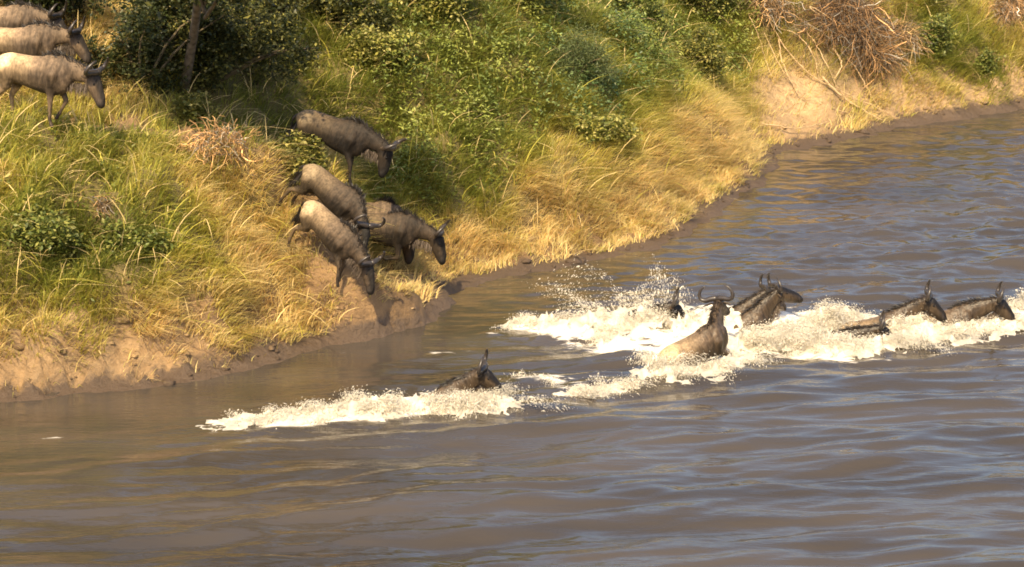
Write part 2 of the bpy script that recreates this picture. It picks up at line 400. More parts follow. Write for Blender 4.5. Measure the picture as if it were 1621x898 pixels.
ter = mesh_obj('ground', np.stack([AX, AY, AZ], -1).reshape(-1, 3), [grid_faces(*AX.shape)], M_EARTH, smooth=True,
               attrs={'thatch': (sstep(0.9, 2.0, AD) * (1 - tmask) * (1 - np.clip(sand, 0, 1)) * 0.85).ravel(), 'wet': np.clip(wet, 0, 1).ravel(), 'sand': np.clip(sand, 0, 1).ravel()})
tag(ter, 'earth river bank of dry soil and wet mud', kind='structure')

# ------------------------------------------------------------------ river
WS = 0.09
wx = np.arange(-12.5, 17.5, WS); wy = np.arange(30, 73, WS)
wax = nonuni(wx, -600, 600, 18); way = nonuni(wy, -10, 700, 18)
WX, WY = np.meshgrid(wax, way, indexing='ij')
wi = (slice(18, 18 + len(wx)), slice(18, 18 + len(wy)))
PX, PY = np.meshgrid(wx, wy, indexing='ij')
def wpoly(pts):
    return np.array([plane_pt(u, v)[:2] for u, v in pts])
def inside(poly, x, y):
    c = np.zeros(x.shape, bool); j = len(poly) - 1
    for i in range(len(poly)):
        xi, yi = poly[i]; xj, yj = poly[j]
        c ^= ((yi > y) != (yj > y)) & (x < (xj - xi) * (y - yi) / (yj - yi + 1e-12) + xi); j = i
    return c
FOAM = [([(800, 520), (880, 508), (960, 490), (1080, 482), (1200, 488), (1300, 500), (1400, 505), (1500, 500), (1640, 478), (1640, 522), (1500, 540), (1420, 556), (1330, 574), (1200, 566), (1120, 588), (1030, 608), (1015, 570), (930, 562), (880, 540)], 0.62),
        ([(330, 668), (420, 652), (560, 640), (690, 622), (800, 624), (805, 650), (690, 664), (560, 668), (440, 684), (370, 684)], 0.55),
        ([(800, 596), (870, 592), (1010, 600), (1020, 616), (930, 632), (880, 628), (880, 612), (815, 604)], 0.40),
        ([(740, 524), (830, 512), (900, 530), (860, 540), (770, 536)], 0.33),
        ([(800, 642), (960, 634), (960, 640), (810, 650)], 0.36),
        ([(1180, 590), (1300, 575), (1420, 566), (1420, 572), (1250, 590)], 0.36),
        ([(300, 652), (420, 640), (420, 646), (310, 657)], 0.42), ([(30, 694), (110, 686), (112, 690), (50, 698)], 0.48),
        ([(330, 698), (470, 688), (470, 691), (340, 702)], 0.38), ([(660, 560), (755, 552), (757, 557), (670, 564)], 0.42), ([(480, 560), (560, 556), (585, 562), (500, 566)], 0.36)]
foam = np.zeros(PX.shape)
for pts, s in FOAM:
    foam = np.maximum(foam, inside(wpoly(pts), PX, PY) * s)
foam = blur(foam, 1, 2)
foam *= 0.85 + 0.5 * fbm(PX * 1.2, PY * 1.2, 3, 71)
foam = np.clip(foam, 0, 1.0)
wide = blur((foam > 0.3) * 1.0, 7, 3)
th = 0.18
xr = PX * math.cos(th) + PY * math.sin(th); yr = -PX * math.sin(th) + PY * math.cos(th)
wv = fbm(xr * 0.27, yr * 1.15, 3, 41, 0.5) * 0.055
wv += fbm(xr * 0.15 + 3, yr * 0.42, 2, 47) * 0.045
wv += (1 - np.abs(fbm(xr * 0.5 + 9, yr * 1.6, 2, 52))) * 0.028
chop = fbm(PX * 1.1, PY * 2.2, 3, 61) * 0.035
far = sstep(40, 50, PY)
calm = 0.22 + 0.78 * sstep(-7, 1.5, PX - (PY - 40) * 0.8 + 0.0)     # sheltered water off the near left bank
gdist = -gfield(D, PX, PY)
edge = sstep(-0.3, 3.5, gdist)
wv = wv * 1.7 * calm * (0.25 + 0.75 * edge) + chop * 1.7 * far * (0.55 + 0.45 * edge) * sstep(-6, 1, PX)
wv += wide * (0.07 + 0.10 * fbm(PX * 1.6, PY * 1.6, 4, 66))
WZ = np.full(WX.shape, 0.0); WF = np.zeros(WX.shape)
WZ[wi] = wv - wv.mean(); WF[wi] = foam
wf = grid_faces(*WX.shape)
# drop the water that would lie deep under the banks
AXc = WX.ravel()[wf].mean(1); AYc = WY.ravel()[wf].mean(1)
keep = (shore(AXc, AYc)[0] < 0.9) & (AYc > 12)
river = mesh_obj('river_water', np.stack([WX, WY, WZ], -1).reshape(-1, 3), [wf[keep]], M_WATER, smooth=True, attrs={'foam': WF.ravel()})
tag(river, 'brown muddy river with ripples and streaks of foam', kind='structure')
def water_z(x, y):
    i = np.clip(np.round((x - wx[0]) / WS).astype(int), 0, len(wx) - 1); j = np.clip(np.round((y - wy[0]) / WS).astype(int), 0, len(wy) - 1)
    return WZ[wi][i, j]

# ------------------------------------------------------------------ grass
STRAW = np.array([0.70, 0.54, 0.25]); YG = np.array([0.45, 0.40, 0.075]); GREEN = np.array([0.22, 0.24, 0.040]); DARK = np.array([0.085, 0.110, 0.024])
def bl(u, v, cu, cv, ru, rv): return np.exp(-(((u - cu) / ru) ** 2 + ((v - cv) / rv) ** 2))
def greenness(u, v, d, st):
    left = np.clip(1.15 * bl(u, v, 110, 385, 190, 115) + 0.55 * bl(u, v, 130, 225, 230, 55), 0, 1)
    mid = 0.9 * sstep(1.1, 3.2, d) * (1 - 0.65 * bl(u, v, 885, 240, 55, 80)) * (1 - 0.7 * bl(u, v, 1140, 260, 60, 130)) * (1 - 0.5 * bl(u, v, 800, 380, 120, 50))
    right = 0.12 + 0.75 * bl(u, v, 1475, 60, 65, 80) + 0.6 * bl(u, v, 1570, 120, 45, 70) + 0.3 * bl(u, v, 1240, 40, 60, 60)
    wl = sstep(470, 590, u + (v - 300) * 0.25); wr = sstep(1150, 1215, u)
    wl = np.where((v < 230), sstep(180, 330, u), wl)
    return np.clip(left * (1 - wl) + mid * wl * (1 - wr) + right * wr, 0, 1)
def blades(n, pos, h, lean, w, c, name, mat=M_GRASS, seg=2, parent=None):
    """pos n,3; h n; lean n,2 (horizontal offset of tip in units of h); w n; c n,3"""
    n = len(pos)
    ph = rng.uniform(0, 2 * np.pi, n); sx = np.cos(ph) * w * 0.5; sy = np.sin(ph) * w * 0.5
    V = np.zeros((n, 2 * seg + 1, 3), np.float32); C = np.zeros((n, 2 * seg + 1, 3), np.float32)
    ll = np.hypot(lean[:, 0], lean[:, 1])
    for k in range(seg + 1):
        t = k / seg
        cx = pos[:, 0] + lean[:, 0] * h * t ** 1.7; cy = pos[:, 1] + lean[:, 1] * h * t ** 1.7
        cz = pos[:, 2] + h * (t - 0.42 * np.minimum(ll, 1.6) * t ** 2.2)
        ww = (1 - 0.35 * t) if k < seg else 0
        if k < seg:
            V[:, 2 * k] = np.stack([cx - sx * ww, cy - sy * ww, cz], 1); V[:, 2 * k + 1] = np.stack([cx + sx * ww, cy + sy * ww, cz], 1)
            C[:, 2 * k] = c; C[:, 2 * k + 1] = c
        else:
            V[:, 2 * k] = np.stack([cx, cy, cz], 1); C[:, 2 * k] = c
    b = (np.arange(n) * (2 * seg + 1))[:, None]
    fs = [np.concatenate([b + np.array([[2 * k, 2 * k + 1, 2 * k + 3, 2 * k + 2]]) for k in range(seg - 1)])] if seg > 1 else []
    fs.append(b + np.array([[2 * seg - 2, 2 * seg - 1, 2 * seg]]))
    return mesh_obj(name, V.reshape(-1, 3), fs, mat, parent=parent, col=C.reshape(-1, 3))
gradx, grady = np.gradient(blur(Z, 2), GS)
def scatter(n, umin=-140, umax=1760, dmin=0.25, dmax=16):
    x = rng.uniform(-15, 22, n); y = rng.uniform(38, 88, n)
    d = gfield(D, x, y); x, y, d = x[(d > dmin) & (d < dmax)], y[(d > dmin) & (d < dmax)], d[(d > dmin) & (d < dmax)]
    z = ground(x, y); u, v = project(x, y, z)
    k = (u > umin) & (u < umax) & (v > -90) & (v < 760)
    return x[k], y[k], z[k], d[k], u[k], v[k]
def grass(n_try, kind):
    x, y, z, d, u, v = scatter(n_try)
    st = gfield(STN, x, y); tr = gfield(TRAIL, x, y)
    g = np.clip(greenness(u, v, d, st) + 0.28 * fbm(x * 0.7, y * 0.7, 3, 81), 0, 1)
    sl = np.hypot(gfield(gradx, x, y), gfield(grady, x, y))
    clump = fbm(x * 1.6, y * 1.6, 3, 91)
    dens = np.clip(0.75 + 0.9 * clump, 0.06, 1.3) * (0.7 + 0.35 * np.minimum(sl, 2))
    dens *= sstep(0.08, 0.55, d) * np.maximum(sstep(0.25, 0.8, tr), 0.8 * sstep(445, 480, v))
    dens *= 1 - 0.93 * (1 - sstep(310, 400, st)) * (1 - sstep(0.55, 0.95, d))                     # bare cut of the left bank
    dens *= 1 - 0.96 * np.clip(1.5 * bl(u, v, 1262, 175, 72, 72), 0, 1)                          # bare sandy hollow
    dens *= 1 - 0.75 * np.clip(bl(u, v, 1350, 130, 60, 60) * 1.3, 0, 1)
    dens *= 1 - 0.55 * np.clip(sstep(1400, 1440, st) * (1 - sstep(0.6, 1.3, d)), 0, 1)
    dens *= 1 - 0.85 * np.clip(1.3 * bl(u, v, 150, 320, 36, 22), 0, 1)
    dens *= 1 - 0.75 * sstep(420, 560, u) * 0 - 0.65 * (sstep(120, 260, u) * (1 - sstep(420, 520, u)) * (1 - sstep(190, 225, v)))
    for tu, tv, tr_ in ((600, 440, 0.95), (640, 445, 0.8), (560, 425, 0.6), (505, 430, 0.4), (500, 300, 0.5)):      # trodden flat by hooves
        q = on_ground(tu, tv); dens *= 0.08 + 0.92 * sstep(tr_ * 0.5, tr_, np.hypot(x - q[0], y - q[1]))
    k = rng.uniform(0, 1.3, len(x)) < dens
    x, y, z, d, u, v, g, sl, clump = [q[k] for q in (x, y, z, d, u, v, g, sl, clump)]
    n = len(x)
    gn = g + rng.normal(0, 0.13, n)
    c = np.where((gn < 0.4)[:, None], STRAW + (YG - STRAW) * np.clip(gn / 0.4, 0, 1)[:, None], YG + (GREEN - YG) * np.clip((gn - 0.4) / 0.35, 0, 1)[:, None])
    dk = np.clip((gn - 0.85) / 0.4, 0, 1)[:, None]; c = c + (DARK - c) * dk
    c = c * rng.uniform(0.7, 1.25, n)[:, None] * (1 + 0.18 * fbm(x * 0.9 + 5, y * 0.9, 2, 97))[:, None]
    c[:, 0] *= rng.uniform(0.9, 1.12, n)
    h = rng.uniform(0.20, 0.55, n) * (0.8 + 0.6 * np.clip(clump + 0.3, 0, 1)) * (1.0 - 0.1 * g) * (0.6 + 0.4 * sstep(0.3, 1.2, d))
    gxn, gyn = -gfield(gradx, x, y) / (sl + 0.2), -gfield(grady, x, y) / (sl + 0.2)
    wd = fbm(x * 0.9, y * 0.9, 2, 101) * 2.5
    lean = np.stack([0.75 * gxn * np.minimum(sl, 1.5) + 0.45 * np.cos(wd) + rng.normal(0, 0.4, n), 0.75 * gyn * np.minimum(sl, 1.5) + 0.45 * np.sin(wd) + rng.normal(0, 0.4, n)], 1)
    return np.stack([x, y, z - 0.03], 1), h, lean, rng.uniform(0.010, 0.024, n), c, u, v, d
pos, h, lean, wd_, c, gu, gv, gd = grass(3000000, 0)
# the promontory, the slope behind the trail and the far right bank each carry their own sward
reg = np.where(gu > 1205, 2, np.where((gu < 470 + (gv - 280) * 0.9) & (gv > 150), 0, 1))
for r_, nm, lb in ((0, 'grass', 'green and straw-coloured long grass on the near left bank'), (1, 'grass', 'green grass with a dry straw fringe on the middle bank slope'), (2, 'grass', 'dry yellow grass on the right-hand bank')):
    k = reg == r_
    o = blades(k.sum(), pos[k], h[k], lean[k], wd_[k], c[k], nm); tag(o, lb, 'grass', kind='stuff')
# arching pale stems standing out of the sward
k = rng.uniform(0, 1, len(pos)) < 0.022 * (0.6 + (gu < 560))
n = k.sum(); ls = rng.normal(0, 0.75, (n, 2)) + lean[k] * 0.6
cs = (STRAW * 1.12)[None] * rng.uniform(0.8, 1.25, n)[:, None]; cs[rng.uniform(0, 1, n) < 0.35] = YG * 1.3
tag(blades(n, pos[k], h[k] * rng.uniform(1.3, 2.3, n), ls, rng.uniform(0.016, 0.030, n), cs, 'dry_stalks', seg=5), 'arching pale dry grass stalks standing above the sward', 'grass', kind='stuff')
# soft undergrowth heaped over the green slope
ux, uy, uz, ud, uu, uv_ = scatter(1300000, dmin=1.6)
ug = greenness(uu, uv_, ud, gfield(STN, ux, uy)); lump = np.clip(0.42 + 1.05 * fbm(ux * 0.75, uy * 0.75, 3, 181, 0.55), 0, 1.25)
k = (ug > 0.35) & (uu > 545) & (uu < 1230) & (rng.uniform(0, 1, len(ux)) < 0.10 + 0.9 * lump) & (gfield(TRAIL, ux, uy) > 1.0)
ux, uy, uz, ud, lump, uu, uv_ = ux[k], uy[k], uz[k], ud[k], lump[k], uu[k], uv_[k]; n = len(ux)
UP = np.stack([ux, uy, uz + 0.05 + rng.uniform(0, 1, n) ** 0.6 * lump * 0.95 * sstep(1.4, 3.0, ud)], 1)
tint = fbm(ux * 0.55 + 7, uy * 0.55, 3, 191)
UC = np.where((tint < -0.05)[:, None], np.array([0.20, 0.22, 0.05]), np.where((tint < 0.22)[:, None], np.array([0.30, 0.30, 0.055]), np.array([0.40, 0.37, 0.085]))) * rng.uniform(0.55, 1.3, n)[:, None]
UC *= np.array([0.84, 0.97, 1.0])
UC = np.where((bl(uu, uv_, 930, 150, 90, 130) > rng.uniform(0.2, 0.8, n))[:, None], UC * np.array([0.62, 0.80, 1.35]), UC)
print('undergrowth', n)
# soft leafy herbs between the blades of the green slopes
hx, hy, hz, hd_, hu_, hv_ = scatter(600000, dmin=0.9)
hg = greenness(hu_, hv_, hd_, gfield(STN, hx, hy)) + 0.25 * fbm(hx * 0.7, hy * 0.7, 3, 81)
k = (hg > 0.45) & (rng.uniform(0, 1, len(hx)) < 0.75 * np.clip(0.6 + 1.1 * fbm(hx * 1.3, hy * 1.3, 3, 111), 0, 1)) & (gfield(TRAIL, hx, hy) > 0.7) & ~((hu_ > 120) & (hu_ < 470) & (hv_ < 200))
hx, hy, hz, hg = hx[k], hy[k], hz[k], hg[k]; n = len(hx)
HP = np.stack([hx, hy, hz + rng.uniform(0.05, 0.42, n) * np.clip(0.5 + fbm(hx * 1.3, hy * 1.3, 3, 111), 0.2, 1.2)], 1)
print('blades', len(pos), 'herbs', n)

# ------------------------------------------------------------------ shrubs and trees
def leaves(centres, spread, per, size, cols, aspect=0.5, droop=0.3, each=None):
    n = len(centres) * per
    base = np.repeat(centres, per, 0) + rng.normal(0, 1, (n, 3)) * spread * np.array([1, 1, 0.8])
    L = size * rng.uniform(0.6, 1.4, n); W = L * aspect
    a = rng.uniform(0, 2 * np.pi, n); el = rng.normal(0.15 - droop, 0.5, n)
    dx = np.stack([np.cos(a) * np.cos(el), np.sin(a) * np.cos(el), np.sin(el)], 1)
    sd_ = np.cross(dx, np.array([0, 0, 1.0])) ; sd_ /= np.linalg.norm(sd_, axis=1)[:, None] + 1e-6
    roll = rng.normal(0, 0.6, n); nrm = np.cross(sd_, dx)
    sd2 = sd_ * np.cos(roll)[:, None] + nrm * np.sin(roll)[:, None]; nr2 = np.cross(sd2, dx)
    V = np.zeros((n, 4, 3), np.float32)
    V[:, 0] = base; V[:, 1] = base + dx * (L * 0.5)[:, None] + sd2 * (W * 0.5)[:, None] + nr2 * (W * 0.12)[:, None]
    V[:, 2] = base + dx * L[:, None]; V[:, 3] = base + dx * (L * 0.5)[:, None] - sd2 * (W * 0.5)[:, None] + nr2 * (W * 0.12)[:, None]
    ci = rng.choice(len(cols), n, p=[1 / len(cols)] * len(cols)); c = np.array(cols)[ci] * rng.uniform(0.7, 1.3, n)[:, None]
    if each is not None: c = each
    b = (np.arange(n) * 4)[:, None]
    return V.reshape(-1, 3), [b + np.array([[0, 1, 2]]), b + np.array([[0, 2, 3]])], np.repeat(c, 4, 0)
def crown_points(c, r, n, hole=0.0):
    v = rng.normal(0, 1, (n * 3, 3)); v /= np.linalg.norm(v, axis=1)[:, None]
    rad = rng.uniform(0.25, 1.0, n * 3) ** 0.55
    p = v * rad[:, None]
    bump = 0.78 + 0.5 * noise2(v[:, 0] * 2.2 + c[0], v[:, 1] * 2.2 + v[:, 2] * 3.1 + c[1], 7)
    p = p * np.maximum(bump, 0.35)[:, None]
    gap = noise2(p[:, 0] * 2.6 + c[1], p[:, 2] * 2.6 + p[:, 1] * 1.7, 12)
    p = p[gap > -0.25 + hole][:n]
    return np.array(c) + p * np.array(r)
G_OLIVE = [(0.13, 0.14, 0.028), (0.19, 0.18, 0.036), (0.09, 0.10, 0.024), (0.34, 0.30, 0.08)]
G_SHADE = [(0.05, 0.06, 0.02), (0.07, 0.075, 0.022), (0.035, 0.045, 0.016), (0.10, 0.10, 0.028), (0.26, 0.24, 0.06)]  # shade painted as dark leaves, with one bright tone for sunlit ones
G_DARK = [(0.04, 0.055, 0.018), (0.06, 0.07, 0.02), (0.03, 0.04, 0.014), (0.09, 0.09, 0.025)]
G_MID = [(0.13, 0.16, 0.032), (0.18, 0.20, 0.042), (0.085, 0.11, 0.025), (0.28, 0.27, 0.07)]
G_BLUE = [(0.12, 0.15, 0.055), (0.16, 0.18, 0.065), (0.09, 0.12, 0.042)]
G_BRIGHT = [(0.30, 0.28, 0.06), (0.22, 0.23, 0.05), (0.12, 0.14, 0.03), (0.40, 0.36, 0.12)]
def shrub(name, label, u, v, r, cols, n=150, per=34, size=0.085, cat='bush', group='shrubs on the bank', lift=0.55, aspect=0.5, hole=0.0, back=0.0, spread=0.10):
    g = on_ground(u, v); g = np.array([g[0], g[1] + back, ground(g[0], g[1] + back)])
    t = empty(name, g); tag(t, label, cat, group)
    c = np.array([0, 0, r[2] * lift])
    P = np.concatenate([crown_points(c + rng.normal(0, 0.42, 3) * np.array(r) * np.array([1, .8, .6]) * (q > 0), np.array(r) * rng.uniform(0.45, 0.8), n // 4, hole) for q in range(5)])
    P[:, 2] = np.maximum(P[:, 2], (ground(g[0] + P[:, 0], g[1] + P[:, 1]) - g[2]) + 0.05)
    vv, ff, cc = leaves(P, spread, per, size, cols, aspect)
    mesh_obj('foliage', vv, ff, M_LEAF, t, col=cc)
    parts = []
    for k in range(min(14, n)):
        e = P[rng.integers(len(P))]; m_ = e * 0.5 + rng.normal(0, 0.1, 3) * r[0] * 0.5 + np.array([0, 0, 0.15 * r[2]])
        parts.append(tube(spline([np.array([0, 0, -0.1]), m_, e], 6), np.linspace(0.028, 0.008, 6) * (0.6 + r[2] * 0.5), 5, cap=False))
    vv, ff = merge(parts); mesh_obj('stem', vv, ff, M_STEM, t, smooth=True)
    return t
def tree(name, label, g, hgt, crad, cz, cols, n=420, per=30, size=0.11, trunk_r=0.12, lean=(0, 0), group='trees on top of the bank'):
    t = empty(name, g); tag(t, label, 'tree', group)
    top = np.array([lean[0], lean[1], cz])
    parts = [tube(spline([(0, 0, -0.3), (lean[0] * 0.2 + 0.1, lean[1] * 0.2, cz * 0.35), (lean[0] * 0.6 - 0.1, lean[1] * 0.6, cz * 0.7), top], 10), np.linspace(trunk_r, trunk_r * 0.45, 10), 8)]
    P = crown_points(np.array([0., 0, 0]), crad, n) + top
    for k in range(12):
        e = P[rng.integers(len(P))]; s = np.array([lean[0] * 0.55, lean[1] * 0.55, cz * rng.uniform(0.5, 0.85)])
        parts.append(tube(spline([s, (s + e) / 2 + rng.normal(0, 0.25, 3), e], 7), np.linspace(trunk_r * 0.4, 0.012, 7), 5, cap=False))
    vv, ff = merge(parts); mesh_obj('trunk', vv, ff, M_BARK, t, smooth=True)
    vv, ff, cc = leaves(P, 0.17, per, size, cols, 0.5); mesh_obj('crown', vv, ff, M_LEAF, t, col=cc)
    return t
vv, ff, cc = leaves(UP, 0.02, 1, 0.10, [(0.2, 0.2, 0.05)], 0.42, 0.1, each=UC)
tag(mesh_obj('undergrowth', vv, ff, M_LEAF, col=cc), 'soft yellow-green leafy undergrowth heaped over the middle bank slope', 'plants', kind='stuff')
VEG = True
vv, ff, cc = leaves(HP, 0.03, 1, 0.11, [(0.18, 0.195, 0.036), (0.25, 0.24, 0.045), (0.33, 0.29, 0.06), (0.115, 0.14, 0.028)], 0.38, 0.1)
tag(mesh_obj('herb_cover', vv, ff, M_LEAF, col=cc), 'soft green leafy herbs covering the bank slopes', 'plants', kind='stuff')
if VEG:
    # leafy scrub, top left; deep shade behind the herd put into leaf colours
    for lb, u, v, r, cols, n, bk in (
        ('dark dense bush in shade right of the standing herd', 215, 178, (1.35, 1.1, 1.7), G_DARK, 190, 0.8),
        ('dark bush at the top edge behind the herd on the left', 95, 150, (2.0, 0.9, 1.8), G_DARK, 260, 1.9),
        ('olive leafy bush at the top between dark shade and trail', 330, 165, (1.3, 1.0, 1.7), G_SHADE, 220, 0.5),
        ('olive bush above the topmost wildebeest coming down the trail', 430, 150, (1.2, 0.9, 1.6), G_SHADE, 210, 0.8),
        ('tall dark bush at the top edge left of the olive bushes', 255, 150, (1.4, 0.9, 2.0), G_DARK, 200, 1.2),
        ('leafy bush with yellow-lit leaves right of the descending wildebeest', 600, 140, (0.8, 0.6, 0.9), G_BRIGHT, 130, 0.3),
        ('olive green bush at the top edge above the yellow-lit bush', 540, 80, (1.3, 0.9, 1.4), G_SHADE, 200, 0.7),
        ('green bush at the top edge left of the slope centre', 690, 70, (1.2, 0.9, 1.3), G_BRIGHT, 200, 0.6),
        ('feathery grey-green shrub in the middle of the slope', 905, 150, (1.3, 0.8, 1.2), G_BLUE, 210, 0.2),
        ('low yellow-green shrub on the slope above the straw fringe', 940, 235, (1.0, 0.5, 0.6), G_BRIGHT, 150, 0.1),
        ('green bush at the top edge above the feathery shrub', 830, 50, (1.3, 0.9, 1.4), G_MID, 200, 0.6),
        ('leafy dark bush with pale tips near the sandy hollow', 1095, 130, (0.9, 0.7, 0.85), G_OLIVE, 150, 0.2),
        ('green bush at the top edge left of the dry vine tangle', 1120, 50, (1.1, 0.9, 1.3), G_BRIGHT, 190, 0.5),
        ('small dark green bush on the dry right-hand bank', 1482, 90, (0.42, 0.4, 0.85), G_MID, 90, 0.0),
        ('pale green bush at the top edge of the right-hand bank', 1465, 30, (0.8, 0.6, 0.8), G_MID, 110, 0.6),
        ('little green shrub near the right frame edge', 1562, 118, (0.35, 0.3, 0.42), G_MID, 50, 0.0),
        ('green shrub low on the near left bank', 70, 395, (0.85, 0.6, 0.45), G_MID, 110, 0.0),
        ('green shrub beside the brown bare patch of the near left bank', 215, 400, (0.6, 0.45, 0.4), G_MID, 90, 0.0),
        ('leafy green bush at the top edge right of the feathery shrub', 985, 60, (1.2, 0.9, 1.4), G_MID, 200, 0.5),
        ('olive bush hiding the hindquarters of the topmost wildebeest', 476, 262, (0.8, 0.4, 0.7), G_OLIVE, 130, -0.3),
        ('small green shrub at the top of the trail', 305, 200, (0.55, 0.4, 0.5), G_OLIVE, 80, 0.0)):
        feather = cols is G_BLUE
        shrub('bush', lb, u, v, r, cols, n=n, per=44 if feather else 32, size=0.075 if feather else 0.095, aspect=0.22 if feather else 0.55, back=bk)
    def at_(x, y): return np.array([x, y, float(ground(x, y))])
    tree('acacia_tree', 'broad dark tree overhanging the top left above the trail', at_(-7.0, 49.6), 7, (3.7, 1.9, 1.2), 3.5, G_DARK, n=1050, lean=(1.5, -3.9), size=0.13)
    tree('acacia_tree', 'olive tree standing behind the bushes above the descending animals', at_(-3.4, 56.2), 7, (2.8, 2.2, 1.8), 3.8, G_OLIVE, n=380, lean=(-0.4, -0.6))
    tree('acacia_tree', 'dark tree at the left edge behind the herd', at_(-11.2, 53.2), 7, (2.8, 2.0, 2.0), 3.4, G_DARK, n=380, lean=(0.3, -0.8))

# dry vine tangle with pale roots over the hollow, upper right
def vine_bush(label, u, v, r, n, name='dry_vine_bush', cat='bush', c=(0.26, 0.16, 0.075), length=0.9, back=0.0):
    g = on_ground(u, v); g = np.array([g[0], g[1] + back, ground(g[0], g[1] + back)]); t = empty(name, g); tag(t, label, cat, 'dry brush on the right bank')
    n = int(n * 1.9); th_ = rng.uniform(0, 2 * np.pi, n); rr = np.sqrt(rng.uniform(0, 1, n))
    p = np.stack([np.cos(th_) * rr * r[0], np.sin(th_) * rr * r[1], r[2] * (1 - rr ** 2) * rng.uniform(0.4, 1.05, n)], 1)
    p[:, :2] *= (0.75 + 0.7 * noise2(np.cos(th_) * 1.6 + g[0], np.sin(th_) * 1.6 + g[1], 5))[:, None]; p[:, 2] *= 0.75 + 0.8 * noise2(p[:, 0] * 1.4 + g[0], p[:, 1] * 1.4, 6)
    gap = noise2(p[:, 0] * 2.3 + g[1], p[:, 2] * 2.3, 8) > -0.18; p = p[gap]; n = len(p)
    seg = 5; V = np.zeros((n, seg + 1, 2, 3), np.float32)
    dirn = rng.normal(0, 1, (n, 3)); dirn[:, 1] -= 0.4; dirn[:, 2] *= 0.9; dirn /= np.linalg.norm(dirn, axis=1)[:, None]
    L = length * rng.uniform(0.4, 1.3, n); q = p.copy(); ph = rng.uniform(0, np.pi, n); wv_ = rng.uniform(0.003, 0.0085, n)
    side = np.stack([np.cos(ph), np.sin(ph) * 0.3, np.sin(ph)], 1) * wv_[:, None]
    for k in range(seg + 1):
        V[:, k, 0] = q - side; V[:, k, 1] = q + side
        dirn += rng.normal(0, 0.5, (n, 3)); dirn[:, 2] -= 0.26; dirn /= np.linalg.norm(dirn, axis=1)[:, None]
        q = q + dirn * (L / seg)[:, None]
    b = (np.arange(n) * (seg + 1) * 2)[:, None]
    f = np.concatenate([b + np.array([[2 * k, 2 * k + 1, 2 * k + 3, 2 * k + 2]]) for k in range(seg)])
    cc = np.array(c)[None] * np.exp(rng.normal(-0.1, 0.65, n))[:, None]; gr = rng.uniform(0, 1, n) < 0.25; cc[gr] = cc[gr].mean(1)[:, None] * np.array([1.25, 1.1, 0.9])
    mesh_obj('vines', V.reshape(-1, 3), [f], M_DRY, t, col=np.repeat(cc, (seg + 1) * 2, 0))
    for q in range(int(7 * r[0] / 0.8) if r[2] > 0.5 else 0):
        e = np.array([rng.normal(0, r[0] * 0.6), rng.normal(-0.3, r[1] * 0.5), r[2] * rng.uniform(0.3, 1.1)]); m_ = e * 0.5 + rng.normal(0, 0.2, 3)
        vv, ff = tube(spline([np.array([rng.normal(0, .3), .2, -0.1]), m_, e, e + np.array([rng.normal(0, .3), -0.25, -rng.uniform(0.1, 0.6)])], 12) + rng.normal(0, .012, (12, 3)), np.linspace(0.032, 0.006, 12) * rng.uniform(.6, 1.2), 6)
        mesh_obj('branch', vv, ff, M_ROOT if q % 3 == 0 else M_STEM, t, smooth=True)
    return t
vb = vine_bush('brown tangle of dry hanging vines over the dark hollow', 1330, 82, (1.5, 0.9, 1.3), 3200, c=(0.16, 0.092, 0.042), back=0.7, length=1.3)
vine_bush('dark brown curtain of fine roots right of the hollow', 1385, 128, (0.55, 0.5, 0.8), 1500, c=(0.20, 0.115, 0.05), back=0.5, length=1.1)
vine_bush('dry tan brush left of the hanging vine tangle at the top edge', 1215, 45, (0.8, 0.7, 0.7), 1100, c=(0.24, 0.145, 0.065), back=0.5)
vine_bush('dry brown brush at the top right corner of the bank', 1600, 35, (0.7, 0.6, 0.9), 900, c=(0.28, 0.17, 0.08), back=0.4)
vine_bush('tawny dry brush between vine tangle and right-hand green bush', 1415, 75, (0.6, 0.5, 0.8), 1000, c=(0.27, 0.175, 0.08), back=0.2)
vine_bush('withered brown tuft on the crest beside the trail', 345, 235, (0.8, 0.5, 0.35), 600, c=(0.34, 0.20, 0.09), length=0.6)
vine_bush('brown withered patch in the green of the near left bank', 150, 325, (0.4, 0.3, 0.18), 260, c=(0.20, 0.12, 0.055), length=0.4)
ROOTS = [([(1185, -5), (1215, 45), (1250, 85), (1290, 128), (1345, 158), (1405, 188)], 0.021), ([(1190, 5), (1225, 50), (1262, 62), (1285, 95), (1300, 135)], 0.024),
         ([(1228, 70), (1235, 105), (1262, 150), (1280, 165)], 0.025), ([(1320, 85), (1328, 108), (1318, 132)], 0.035), ([(1300, 130), (1340, 165), (1395, 195)], 0.03), ([(1205, 205), (1260, 212), (1320, 200)], 0.022), ([(1255, 0), (1268, 30), (1292, 62), (1282, 40)], 0.02), ([(1210, 60), (1238, 120), (1290, 165), (1350, 190)], 0.014), ([(1275, 55), (1300, 100), (1322, 150), (1360, 180)], 0.016), ([(1300, 60), (1345, 105), (1372, 150), (1392, 180)], 0.018), ([(1180, 30), (1205, 75), (1212, 120), (1240, 150)], 0.013)]
rt = empty('exposed_roots', on_ground(1290, 165)); tag(rt, 'pale bare roots running down the sandy hollow', 'roots')
r0 = np.array(rt.location)
for pts, rad in ROOTS:
    W3 = [on_ground(u, v) + np.array([rng.normal(0, .05), -0.12, 0.10 + rng.uniform(0, 0.08)]) for u, v in pts]
    s = spline(W3, 22) + rng.normal(0, 0.012, (22, 3))
    vv, ff = tube(s, np.linspace(rad, rad * 0.4, 22) * rng.uniform(0.8, 1.2, 22), 7); mesh_obj('root', vv - r0, ff, M_ROOT, rt, smooth=True)

